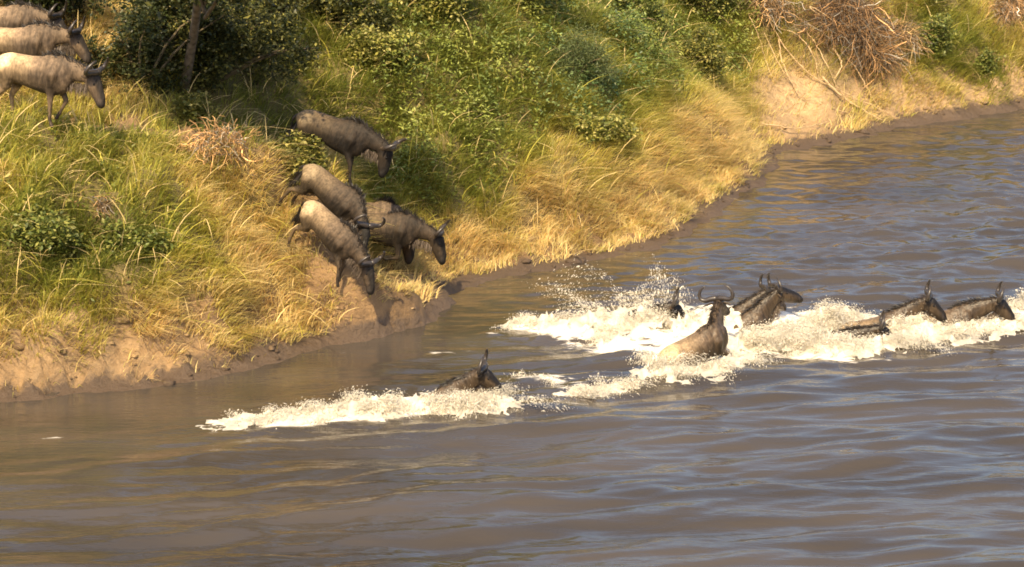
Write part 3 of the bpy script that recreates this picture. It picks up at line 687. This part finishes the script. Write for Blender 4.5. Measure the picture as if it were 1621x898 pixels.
# ------------------------------------------------------------------ wildebeest
TAN = np.array([0.175, 0.122, 0.070]); BROWN = np.array([0.078, 0.054, 0.034]); DKB = np.array([0.030, 0.021, 0.015]); BLK = np.array([0.013, 0.010, 0.008]); PALE = np.array([0.34, 0.25, 0.145])
def seg_pts(start, ang, ln, side=0.0):
    a = math.radians(ang); return start + np.array([math.sin(a) * ln, side * ln, -math.cos(a) * ln])
STAND = dict(neck=25, head=-62, neck_yaw=0, fore=[(0, 0, 22), (6, -4, 22)], hind=[(18, -34, 6, 22), (24, -30, 2, 22)], tail=-75, arch=0.0)
GALLOP = dict(neck=8, head=-55, neck_yaw=0, fore=[(38, -75, -95), (55, -40, -60)], hind=[(-5, -60, -25, 0), (10, -55, -15, 0)], tail=-85, arch=0.03)
REACH = dict(neck=-8, head=-58, neck_yaw=0, fore=[(30, 12, 30), (15, -5, 20)], hind=[(10, -55, -12, 10), (22, -48, -6, 10)], tail=-82, arch=0.02)
SWIM = dict(neck=42, head=-38, neck_yaw=0, fore=[(50, -20, -40), (20, -60, -80)], hind=[(10, -60, -20, 0), (-15, -70, -40, 0)], tail=-120, arch=-0.02)
CLIMB = dict(neck=32, head=-30, neck_yaw=0, fore=[(60, -10, -20), (30, -50, -60)], hind=[(-10, -55, -20, 0), (5, -50, -10, 0)], tail=-100, arch=0.0)

def wildebeest(label, loc, yaw, pitch, pose, size=1.0, roll=0, rump_tint=1.0, group='wildebeest', tone=1.0):
    T = empty('wildebeest', loc); tag(T, label, 'wildebeest', group)
    T.rotation_mode = 'XYZ'
    T.rotation_euler = (Matrix.Rotation(math.radians(yaw), 3, 'Z') @ Matrix.Rotation(math.radians(-pitch), 3, 'Y') @ Matrix.Rotation(math.radians(roll), 3, 'X')).to_euler()
    T.scale = (size,) * 3
    ar = pose['arch']
    parts = []; skel = []                          # skel: (a, b, ra, rb, colour, dark)
    def add(pts, rad, col, n=12, up=(0, 0, 1)):
        pts = np.array(pts, float); rad = np.array(rad, float)
        if rad.ndim == 1: rad = np.stack([rad, rad], 1)
        parts.append(tube(pts, rad, n, up))
        cols = col if isinstance(col, list) else [col] * len(pts)
        for i in range(len(pts) - 1): skel.append((pts[i], pts[i + 1], rad[i].mean(), rad[i + 1].mean(), np.array(cols[i]), np.array(cols[i + 1])))
    bx = np.array([-.74, -.66, -.52, -.32, -.08, .16, .36, .52, .64, .72])
    cz = np.array([.98, .965, .945, .925, .90, .885, .90, .945, 1.0, 1.03]) + ar * (1 - (bx / .7) ** 2)
    hh = np.array([.10, .18, .245, .265, .285, .325, .375, .355, .275, .18])
    ww = np.array([.09, .155, .205, .225, .245, .25, .225, .19, .155, .11])
    rc = PALE * rump_tint; tc_ = TAN * (0.5 + 0.5 * rump_tint)
    add(np.stack([bx, bx * 0, cz], 1), np.stack([ww, hh], 1), [rc, rc, rc, tc_, TAN * .9, BROWN * 1.3, BROWN, BROWN * .9, DKB * 1.5, DKB * 1.5], 18)
    # haunch and shoulder masses
    for s in (-1, 1):
        add([(-.56, s * .11, 1.02), (-.50, s * .15, .88), (-.44, s * .15, .74)], [.13, .165, .12], [rc, TAN, TAN], 12, (1, 0, 0))
        add([(.46, s * .10, 1.12), (.46, s * .155, .95), (.42, s * .14, .74)], [.10, .13, .09], [BROWN, BROWN, DKB * 1.4], 12, (1, 0, 0))
    # neck
    ny = math.radians(pose['neck_yaw']); na = math.radians(pose['neck'])
    nd = np.array([math.cos(na) * math.cos(ny), math.cos(na) * math.sin(ny), math.sin(na)])
    n0 = np.array([.52, 0, 1.04]); poll = n0 + nd * .62
    mid = n0 + nd * .3 + np.array([0, 0, .015])
    add([n0, n0 + nd * .15, mid, n0 + nd * .46, poll], np.array([[.15, .27], [.135, .23], [.115, .185], [.10, .15], [.09, .12]]), [BROWN * .8, BROWN * .9, BROWN * .9, BROWN, BROWN], 14)
    # head
    ha = math.radians(pose['head']); hd = np.array([math.cos(ha) * math.cos(ny), math.cos(ha) * math.sin(ny), math.sin(ha)])
    hs = np.cross(hd, [0, 0, 1.0]); hs /= np.linalg.norm(hs); hu = np.cross(hs, hd)           # hu: forehead side
    h0 = poll + hu * 0.01
    hp = [h0 - hd * .05, h0 + hd * .05, h0 + hd * .16 - hu * .01, h0 + hd * .30 - hu * .005, h0 + hd * .43 - hu * .005, h0 + hd * .51 - hu * .01, h0 + hd * .57 - hu * .015]
    add(hp, np.array([[.085, .10], [.115, .135], [.115, .14], [.088, .112], [.080, .092], [.092, .085], [.066, .06]]), [DKB, DKB, BROWN * 1.1, BROWN * .8, DKB, BLK * 1.3, BLK], 14, tuple(hu))
    # lower jaw
    add([h0 + hd * .10 - hu * .11, h0 + hd * .27 - hu * .10, h0 + hd * .46 - hu * .07], [.062, .052, .042], [BROWN, BROWN * .8, BLK * 2], 10, tuple(hu))
    # blaze: black front of the face
    add([h0 + hd * .06 + hu * .098, h0 + hd * .24 + hu * .082, h0 + hd * .46 + hu * .062], [.056, .054, .046], [BLK, BLK, BLK], 10, tuple(hu))
    # legs
    for i, s in enumerate((-1, 1)):
        a = pose['fore'][i]; e = np.array([.40, s * .13, .74]); f1 = seg_pts(e, a[0], .34); f2 = seg_pts(f1, a[1], .27); f3 = seg_pts(f2, a[2], .09); f4 = seg_pts(f3, min(a[2] + 18, 60) if a[2] > 0 else a[2], .055)
        add([e + [0, 0, .06], e, (e + f1) / 2, f1], [.10, .088, .066, .048], [BROWN, BROWN, BROWN * .9, BROWN * .9], 10, (1, 0, 0))
        add([f1, (f1 + f2) / 2, f2, f3, f4], [.047, .035, .037, .036, .044], [BROWN, BROWN * .9, DKB, DKB, BLK], 10, (1, 0, 0))
        a = pose['hind'][i]; e = np.array([-.52, s * .13, .98]); f1 = seg_pts(e, a[0], .33); f2 = seg_pts(f1, a[1], .34); f3 = seg_pts(f2, a[2], .32); f4 = seg_pts(f3, a[3], .085); f5 = seg_pts(f4, a[3] + 12, .05)
        add([e, (e + f1) / 2, f1], [.17, .155, .115], [rc, TAN, TAN], 12, (1, 0, 0))
        add([f1, (f1 + f2) / 2, f2], [.112, .075, .050], [TAN, TAN, TAN * .9], 10, (1, 0, 0))
        add([f2, (f2 + f3) / 2, f3, f4, f5], [.052, .038, .038, .036, .044], [TAN * .9, TAN * .8, BROWN, DKB, BLK], 10, (1, 0, 0))
    v, f = merge(parts)
    cm = M_WETCOAT if group == RIV else M_COAT
    o = mesh_obj('body', v, f, cm, T)
    rm = o.modifiers.new('r', 'REMESH'); rm.mode = 'VOXEL'; rm.voxel_size = 0.027
    sm = o.modifiers.new('s', 'SMOOTH'); sm.factor = 0.5; sm.iterations = 3
    dg = bpy.context.evaluated_depsgraph_get(); me = bpy.data.meshes.new_from_object(o.evaluated_get(dg))
    o.modifiers.clear(); old = o.data; o.data = me; bpy.data.meshes.remove(old); me.name = 'body'
    if not me.materials: me.materials.append(cm)
    nv = len(me.vertices); co = np.zeros(nv * 3, np.float32); me.vertices.foreach_get('co', co); co = co.reshape(-1, 3).astype(float)
    acc = np.zeros((nv, 3)); wsum = np.zeros(nv)
    for a, b, ra, rb, ca, cb in skel:
        d = b - a; t = np.clip(((co - a) @ d) / (d @ d + 1e-9), 0, 1)
        dist = np.linalg.norm(co - a - t[:, None] * d, axis=1) - (ra + (rb - ra) * t)
        wt = np.exp(-np.maximum(dist + .03, 0) / 0.018) + 1e-12
        acc += wt[:, None] * (ca + (cb - ca) * t[:, None]); wsum += wt
    c = acc / wsum[:, None]
    # darker brindle stripes on shoulder and neck, a dark underside of the coat, dark tail end
    tor = sstep(.05, .3, co[:, 0]) * (1 - sstep(.80, .95, co[:, 0])) * sstep(.70, .8, co[:, 2])
    strp = sstep(0.1, 0.5, np.sin(co[:, 0] * 46 + 3 * noise2(co[:, 2] * 3, co[:, 0] * 2, 3)))
    c *= (1 - 0.30 * tor * strp)[:, None]
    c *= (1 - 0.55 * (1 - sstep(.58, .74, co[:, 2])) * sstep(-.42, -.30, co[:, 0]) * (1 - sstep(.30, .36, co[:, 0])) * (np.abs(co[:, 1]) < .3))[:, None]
    # pale back over a darker flank: coat marking, with top sun and shade painted in
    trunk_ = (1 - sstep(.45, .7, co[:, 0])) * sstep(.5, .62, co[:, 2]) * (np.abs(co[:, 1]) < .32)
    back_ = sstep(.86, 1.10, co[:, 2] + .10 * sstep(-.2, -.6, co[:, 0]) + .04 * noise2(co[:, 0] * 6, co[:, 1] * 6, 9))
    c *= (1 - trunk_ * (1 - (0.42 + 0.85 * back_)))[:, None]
    c *= (1 + 0.35 * fbm(co[:, 0] * 5 + loc[0], co[:, 2] * 5 + co[:, 1] * 3, 3, 14))[:, None]
    # black front of the face
    rel = co - h0; fa = rel @ hd; fb = rel @ hu
    face = sstep(.0, .05, fa) * (1 - sstep(.6, .7, fa)) * sstep(.02, .06, fb - .02 + .0 * fa) * (np.abs(rel @ hs) < .2) * (fb < .25)
    c = c * (1 - face[:, None]) + BLK * face[:, None]
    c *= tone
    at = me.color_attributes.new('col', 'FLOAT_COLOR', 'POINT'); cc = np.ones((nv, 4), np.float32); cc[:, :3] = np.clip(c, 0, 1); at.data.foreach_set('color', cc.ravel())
    me.polygons.foreach_set('use_smooth', np.ones(len(me.polygons), bool))
    # horns
    for s in (-1, 1):
        hpnt = [h0 + hu * .11 + hs * s * .02 - hd * .03, h0 + hu * .10 + hs * s * .13 - hd * .05, h0 + hu * .07 + hs * s * .235 - hd * .06, h0 + hu * .10 + hs * s * .315 - hd * .09, h0 + hu * .19 + hs * s * .32 - hd * .15, h0 + hu * .27 + hs * s * .255 - hd * .20, h0 + hu * .30 + hs * s * .19 - hd * .215]
        hh_ = spline(hpnt, 18); v, f = tube(hh_, np.interp(np.linspace(0, 1, 18), [0, .25, .6, 1], [.062, .050, .036, .010]), 9); mesh_obj('horn', v, f, M_HORN, T, smooth=True)
        # ear: a curved leaf-shaped shell
        e0 = h0 + hs * s * .11 + hu * .03 - hd * .0; ed = hs * s * .85 - hu * .35 - hd * .25; ed /= np.linalg.norm(ed)
        v, f = tube([e0, e0 + ed * .05, e0 + ed * .11, e0 + ed * .16, e0 + ed * .19], np.array([[.018, .012], [.042, .014], [.046, .014], [.028, .010], [.004, .004]]), 10, tuple(hu))
        mesh_obj('ear', v, f, M_COAT, T, col=np.tile(BROWN * .8, (len(v), 1)), smooth=True)
        ec = h0 + hs * s * .105 + hd * .15 + hu * .05
        bm = bmesh.new(); bmesh.ops.create_icosphere(bm, subdivisions=2, radius=.021, matrix=Matrix.Translation(ec)); m2 = bpy.data.meshes.new('eye'); bm.to_mesh(m2); bm.free(); m2.materials.append(M_EYE)
        eo = bpy.data.objects.new('eye', m2); COL.objects.link(eo); eo.parent = T
    def hair(name, roots, dirs, ln, wd, mat):
        n = len(roots); V = np.zeros((n, 5, 3)); sd_ = rng.normal(0, 1, (n, 3)); sd_ = np.cross(dirs, sd_); sd_ /= np.linalg.norm(sd_, axis=1)[:, None] + 1e-6
        m_ = roots + dirs * (ln * .55)[:, None]; t_ = roots + dirs * ln[:, None] + np.array([0, 0, -1.]) * (ln * .22)[:, None]
        V[:, 0] = roots - sd_ * wd; V[:, 1] = roots + sd_ * wd; V[:, 2] = m_ - sd_ * wd * .8; V[:, 3] = m_ + sd_ * wd * .8; V[:, 4] = t_
        b = (np.arange(n) * 5)[:, None]
        return mesh_obj(name, V.reshape(-1, 3), [b + np.array([[0, 1, 3, 2]]), b + np.array([[2, 3, 4]])], mat, T)
    n = 900; t = rng.uniform(0, 1, n)
    crest = np.where((t < .72)[:, None], poll + hu * .07 + (n0 + np.array([0, 0, .22]) - poll - hu * .07) * (t / .72)[:, None], n0 + np.array([0, 0, .22]) + (np.array([.20, 0, 1.20 + ar]) - n0 - np.array([0, 0, .22])) * ((t - .72) / .28)[:, None])
    nup = np.cross(np.cross(nd, [0, 0, 1.0]), nd); nup /= np.linalg.norm(nup)
    roots = crest + rng.normal(0, .024, (n, 3)) - nup * .04; dirs = nup * 1.0 + rng.normal(0, .28, (n, 3)) - nd * .7; dirs /= np.linalg.norm(dirs, axis=1)[:, None]
    hair('mane', roots, dirs, rng.uniform(.12, .25, n) * (1 - .4 * sstep(.75, 1, t)), .007, M_HAIR)
    n = 320; t = rng.uniform(.0, .9, n); roots = (h0 + hd * .16 - hu * .11) + ((n0 - nup * .2 + nd * .1) - (h0 + hd * .16 - hu * .11)) * t[:, None] + rng.normal(0, .02, (n, 3))
    dirs = np.array([0, 0, -1.0]) + rng.normal(0, .25, (n, 3)); dirs /= np.linalg.norm(dirs, axis=1)[:, None]
    hair('beard', roots, dirs, rng.uniform(.08, .20, n), .006, M_BEARD)
    ta = math.radians(pose['tail']); td = np.array([-math.cos(ta), 0, math.sin(ta)])
    tb = np.array([-.76, 0, 1.04]); tp = spline([tb + [.06, 0, .0], tb + td * .16 + [-.04, 0, .03], tb + td * .42], 8)
    v, f = tube(tp, np.linspace(.035, .018, 8), 8); mesh_obj('tail', v, f, M_HAIR, T, smooth=True)
    n = 110; t = rng.uniform(.2, 1, n); roots = tp[0] + (tp[-1] - tp[0]) * t[:, None]; dirs = td + rng.normal(0, .16, (n, 3)); dirs /= np.linalg.norm(dirs, axis=1)[:, None]
    hair('tail_tuft', roots, dirs, rng.uniform(.2, .42, n), .009, M_HAIR)
    return T
def on_land(u, v, dz=0.0, dy=0.0):
    g = on_ground(u, v); g = np.array([g[0], g[1] + dy, 0]); g[2] = ground(g[0], g[1]) + dz; return g
def in_water(u, v, draft):                       # (u, v): where the body meets the water; draft: how deep its hooves hang
    p = plane_pt(u, v); return np.array([p[0], p[1], -draft])
HERD = 'wildebeest waiting on the bank'; DOWN = 'wildebeest scrambling down the bank'; RIV = 'wildebeest crossing the river'
P_ = lambda base, **k: {**base, **k}
BEASTS = [
    ('front wildebeest of the standing herd, one foreleg lifted', on_land(52, 194), -20, -5, P_(STAND, neck=-4, head=-66, fore=[(2, 0, 20), (34, -28, -30)], hind=[(10, -40, 2, 20), (26, -26, 6, 20)]), 1.10, HERD),
    ('middle wildebeest of the standing herd, partly behind the front one', on_land(20, 182, 0, 0.75), -10, 0, P_(STAND, neck=2, head=-60), 1.08, HERD),
    ('rearmost pale-backed wildebeest of the standing herd at the left edge', on_land(-26, 172, 0, 1.7), -14, -3, P_(STAND, neck=0, head=-58), 1.10, HERD),
    ('topmost dark wildebeest coming down the trail in the bushes', on_land(505, 300, 0.0, 0.5), -18, -16, P_(REACH, neck=-6, head=-84), 1.05, DOWN),
    ('dark-flanked wildebeest plunging down the trail above the others', on_land(492, 372, 0.03, 0.2), -26, -32, P_(REACH, neck=-12, head=-50, neck_yaw=-30, fore=[(50, 25, 35), (35, 10, 25)]), 1.0, DOWN),
    ('pale-rumped wildebeest nearest on the trail with its rump turned left', on_land(496, 424, 0.05, 0.0), -38, -30, P_(REACH, neck=-14, head=-50, fore=[(45, 20, 30), (30, 0, 20)], hind=[(20, -50, 0, 15), (5, -62, -10, 5)]), 0.98, DOWN),
    ('foremost wildebeest lunging right at the foot of the trail, forelegs folded', on_land(597, 434, 0.0), -10, -4, P_(GALLOP, neck=-14, head=-72, fore=[(5, -78, -95), (-6, -70, -85)], hind=[(-15, -60, -45, -20), (-25, -65, -50, -20)]), 1.04, DOWN),
    ('wildebeest half hidden behind the foremost one, pale back showing', on_land(597, 434) + np.array([-0.30, 0.70, 0.12]), -10, -2, P_(GALLOP, neck=-50, head=-88), 1.0, DOWN),
    ('lone swimming wildebeest nearest the camera, head raised', in_water(700, 638, 0.98), 8, 14, P_(SWIM, neck=30, head=-60, neck_yaw=-18), 1.0, RIV),
    ('wildebeest with arched horns leaping out of the white water', in_water(1112, 576, 0.58), 30, 14, P_(CLIMB, neck=34, head=-40, neck_yaw=40, tail=-28), 1.0, RIV),
    ('wildebeest ahead of the arched-horned one, neck and horned head showing', in_water(1184, 522, 0.88), 16, 16, P_(SWIM, neck=34, head=-36), 0.98, RIV),
    ('wildebeest head just behind the second pair of horns in spray', in_water(1150, 503, 1.0), 10, 8, P_(SWIM, neck=36, head=-45), 0.95, RIV),
    ('low dark swimmer between two bursts of white water', in_water(1312, 538, 0.96), -8, 2, P_(SWIM, neck=22, head=-50), 0.92, RIV),
    ('swimming wildebeest with raised head second from the right edge', in_water(1398, 526, 0.86), 4, 10, P_(SWIM, neck=30, head=-56, neck_yaw=-12), 1.0, RIV),
    ('swimming wildebeest at the right edge of the picture', in_water(1496, 524, 0.76), 4, 5, P_(SWIM, neck=22, head=-56, neck_yaw=-12), 1.0, RIV),
    ('wildebeest swallowed by the biggest splash, only its dark head showing', in_water(985, 520, 0.93), -6, 4, P_(SWIM, neck=28, head=-60), 1.0, RIV),
]
for lb, loc, yaw, pitch, pose, size, grp in BEASTS:
    tone = {HERD: 1.5, DOWN: 0.85, RIV: 0.72}[grp]  # sun on the herd and shade on the trail put into coat tone
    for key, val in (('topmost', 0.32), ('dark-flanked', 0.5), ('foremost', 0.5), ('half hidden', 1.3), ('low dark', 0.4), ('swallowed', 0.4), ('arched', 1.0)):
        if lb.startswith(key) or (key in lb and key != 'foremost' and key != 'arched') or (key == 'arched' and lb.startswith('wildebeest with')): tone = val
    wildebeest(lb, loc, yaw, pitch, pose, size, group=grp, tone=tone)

# ------------------------------------------------------------------ white water
OCT = np.array([[1, 1, 1], [1, -1, -1], [-1, 1, -1], [-1, -1, 1]], float) * .75
OF = np.array([[0, 1, 2], [0, 3, 1], [0, 2, 3], [1, 3, 2]])
def splash(label, pts, height, n, width=0.35, jets=40, lean=(0.3, 0.0), big=1.0, mound=1.0):
    """white water along a line of places on the river"""
    line = np.array([plane_pt(u, v) for u, v in pts]); seglen = np.linalg.norm(np.diff(line, axis=0), axis=1)
    cum = np.concatenate([[0], np.cumsum(seglen)]); tot = cum[-1]
    hs_ = np.array(height, float) if np.ndim(height) else np.full(len(pts), float(height))
    def at(t): return np.stack([np.interp(t * tot, cum, line[:, k]) for k in range(2)], -1)
    def hat(t): return np.interp(t * tot, cum, hs_)
    # body of the foam: a heaped, folded sheet
    lo = line.min(0) - width * 2 - .3; hi = line.max(0) + width * 2 + .3; s = 0.05
    x = np.arange(lo[0], hi[0], s); y = np.arange(lo[1], hi[1], s); FX, FY = np.meshgrid(x, y, indexing='ij')
    bd = np.full(FX.shape, 1e9); bh = np.zeros(FX.shape)
    for t in np.linspace(0, 1, max(8, int(tot / 0.15))):
        p = at(np.array([t]))[0]; dd = np.hypot(FX - p[0], FY - p[1]); m = dd < bd; bd = np.where(m, dd, bd); bh = np.where(m, hat(np.array([t]))[0], bh)
    ww_ = width * (1.0 + 0.5 * fbm(FX * 1.1, FY * 1.1, 2, 120))
    env = np.clip(1 - bd / (ww_ * 1.7), 0, 1)
    bil = 1 - np.abs(fbm(FX * 1.9, FY * 1.9, 4, 131, 0.6)); fine = np.abs(fbm(FX * 6, FY * 6, 3, 137, 0.6))
    hz_ = env ** 0.8 * bh * mound * (0.15 + 0.95 * np.clip(bil - .2, 0, 1) ** 2.0 + 0.75 * fine * env)
    kx = fbm(FX * 3 + 4, FY * 3, 3, 141) * .12; ky = fbm(FX * 3, FY * 3 + 9, 3, 151) * .12
    zz = water_z(FX, FY) - .03 + hz_
    kp = (env > .05 + .55 * np.clip(fbm(FX * 1.5, FY * 2.8, 4, 161, .65) + .22, 0, 1))
    gf = grid_faces(*FX.shape); k = kp.ravel()[gf].all(1); gf = gf[k]
    used, inv = np.unique(gf, return_inverse=True)
    VB = np.stack([FX + kx, FY + ky, zz], -1).reshape(-1, 3)[used]; FB = inv.reshape(-1, 4)
    # thrown drops, on ballistic arcs from a number of jets
    tj = rng.uniform(0, 1, jets); hj = hat(tj) * (.25 + 1.1 * rng.uniform(0, 1, jets) ** 2.2); pj = at(tj) + rng.normal(0, width * .45, (jets, 2))
    dj_ = rng.normal(0, .42, (jets, 2)) + np.array(lean)
    n = int(n * 2.0); j = rng.choice(jets, n, p=hj / hj.sum()); tt = rng.uniform(0, 1, n) ** 0.8 * 1.7
    vz = np.sqrt(np.maximum(2 * 9.8 * hj[j], .05)); T1 = vz / 9.8; t_ = tt * T1
    sc_ = rng.normal(1, .13, n)
    px = pj[j, 0] + dj_[j, 0] * vz * t_ * .75 * sc_ + rng.normal(0, .03, n) * (1 + 2 * tt); py = pj[j, 1] + dj_[j, 1] * vz * t_ * .75 * sc_ + rng.normal(0, .03, n) * (1 + 2 * tt)
    pz_ = (vz * t_ - 4.9 * t_ ** 2) * sc_ + rng.normal(0, .02, n) - .02
    r = np.exp(rng.normal(math.log(.0042), .5, n)) * big * np.where(tt < .5, 1.35, 1.0)
    ok = pz_ > -.03; px, py, pz_, r, j, t_ = px[ok], py[ok], pz_[ok], np.clip(r[ok], .003, .02), j[ok], t_[ok]
    vel = np.stack([dj_[j, 0] * vz[ok] * .75, dj_[j, 1] * vz[ok] * .75, vz[ok] - 9.8 * t_], 1); vel /= np.linalg.norm(vel, axis=1)[:, None] + 1e-6
    nn = len(px); st_ = rng.uniform(.4, 3.2, nn)
    O = OCT[None] * r[:, None, None] * rng.uniform(.7, 1.3, (nn, 4, 1)); pr = np.einsum('nij,nj->ni', O, vel)
    O = O + vel[:, None, :] * (pr * st_[:, None])[:, :, None]
    VD = (np.stack([px, py, pz_], 1)[:, None] + O).reshape(-1, 3); FD = ((np.arange(nn) * 4)[:, None, None] + OF[None]).reshape(-1, 3)
    # torn strings of water between the drops
    ns = max(4, int(jets * 0.45)); ST_ = []
    for q in range(ns):
        jj = rng.integers(jets); v0 = math.sqrt(max(2 * 9.8 * hj[jj], .05)); a0 = rng.uniform(.1, .9); a1 = a0 + rng.uniform(.25, .7)
        tq = np.linspace(a0, min(a1, 1.75), 7) * v0 / 9.8; off = rng.normal(0, .05, 2)
        sp = np.stack([pj[jj, 0] + off[0] + dj_[jj, 0] * v0 * tq * .75, pj[jj, 1] + off[1] + dj_[jj, 1] * v0 * tq * .75, v0 * tq - 4.9 * tq ** 2], 1) + np.cumsum(rng.normal(0, .016, (7, 3)), 0)
        sp[:, 2] = np.maximum(sp[:, 2], -.02); ST_.append(tube(sp, np.array([.006, .014, .010, .016, .009, .011, .004]) * rng.uniform(.5, 1.2), 4, cap=False))
    VS, FS = merge(ST_)
    o = mesh_obj('splash', np.concatenate([VB, VD, VS]), [FB, FD + len(VB)] + [f + len(VB) + len(VD) for f in FS], M_FOAM, smooth=True)
    tag(o, label, 'splash', kind='stuff'); return o
splash('long white wake trailing left of the lone swimmer', [(345, 674), (420, 669), (520, 662), (600, 654), (660, 648)], [.10, .16, .18, .32, .22], 9000, .30, 70)
splash('white water heaped against the chest of the lone swimmer', [(672, 652), (720, 654), (792, 648)], [.24, .28, .26], 9000, .26, 60)
splash('biggest burst of spray behind the leaping wildebeest', [(900, 525), (960, 522), (1020, 525), (1090, 530), (1140, 520)], [.22, .36, .38, .36, .36], 13000, .5, 110, lean=(-.15, .1))
splash('thin high spray thrown up above the biggest burst', [(985, 505), (1030, 505), (1080, 500)], [.9, .8, 1.0], 1800, .3, 26, lean=(-.1, .1), mound=0.25)
splash('low broken splash at the left end of the crossing', [(825, 515), (860, 515), (900, 525), (960, 545)], [.18, .3, .22, .22], 5000, .32, 45, lean=(-.1, 0))
splash('white water burst under the rump of the leaping wildebeest', [(1028, 598), (1062, 600), (1120, 596), (1180, 578)], [.38, .28, .16, .2], 8000, .26, 60)
splash('broad white water ahead of the leaping wildebeest', [(1170, 550), (1210, 548), (1270, 548), (1330, 552)], [.32, .34, .32, .3], 12000, .5, 80)
splash('white crest left of the low dark swimmer', [(1285, 520), (1320, 515), (1340, 518)], [.34, .40, .3], 6000, .32, 40)
splash('white water in front of the two right-hand swimmers', [(1345, 562), (1420, 548), (1500, 538), (1570, 530), (1640, 523)], [.24, .28, .24, .24, .24], 12000, .34, 90)
splash('spray between the low swimmer and the raised head', [(1395, 530), (1430, 530), (1470, 532)], [.28, .32, .28], 5000, .3, 40)
splash('foam behind the swimmer at the right edge', [(1595, 490), (1640, 483)], [.2, .25], 2500, .25, 25)
splash('ragged foam crests on the wave below the shadowed water', [(895, 626), (950, 618), (1010, 612)], [.10, .14, .14], 2500, .18, 30)
splash('thin curl of foam right of the lone swimmer', [(815, 597), (850, 597), (870, 600), (872, 610)], [.06, .08, .08, .05], 400, .06, 12)

# ------------------------------------------------------------------ clods and litter on the muddy margin
def clods(n_try=60000):
    x, y, z, d, u, v = scatter(n_try, dmin=0.02, dmax=1.3)
    k = rng.uniform(0, 1, len(x)) < np.clip(0.25 + 0.9 * fbm(x * 1.2, y * 1.2, 3, 171), 0, 0.6) * (1 - sstep(0.5, 1.3, d) * 0.7)
    x, y, z = x[k], y[k], z[k]; n = len(x); r = np.exp(rng.normal(math.log(.036), .6, n))
    bm = bmesh.new(); bmesh.ops.create_icosphere(bm, subdivisions=1, radius=1); bv = np.array([q.co[:] for q in bm.verts]); bf = np.array([[q.index for q in f.verts] for f in bm.faces]); bm.free()
    V = bv[None] * rng.uniform(.6, 1.35, (n, len(bv), 1)) * r[:, None, None] * np.stack([rng.uniform(.8, 1.6, n), rng.uniform(.8, 1.4, n), rng.uniform(.4, .8, n)], 1)[:, None]
    V = V + np.stack([x, y, z + r * .15], 1)[:, None]
    F = ((np.arange(n) * len(bv))[:, None, None] + bf[None]).reshape(-1, 3)
    wetv = np.repeat(np.clip(1.2 - z * 3, 0, 1), len(bv))
    return mesh_obj('mud_clods', V.reshape(-1, 3), [F], M_EARTH, smooth=True, attrs={'wet': wetv, 'sand': np.repeat(rng.uniform(0, .8, n), len(bv)), 'thatch': wetv * 0})
tag(clods(), 'small clods of mud along the water edge', 'clods', kind='stuff')
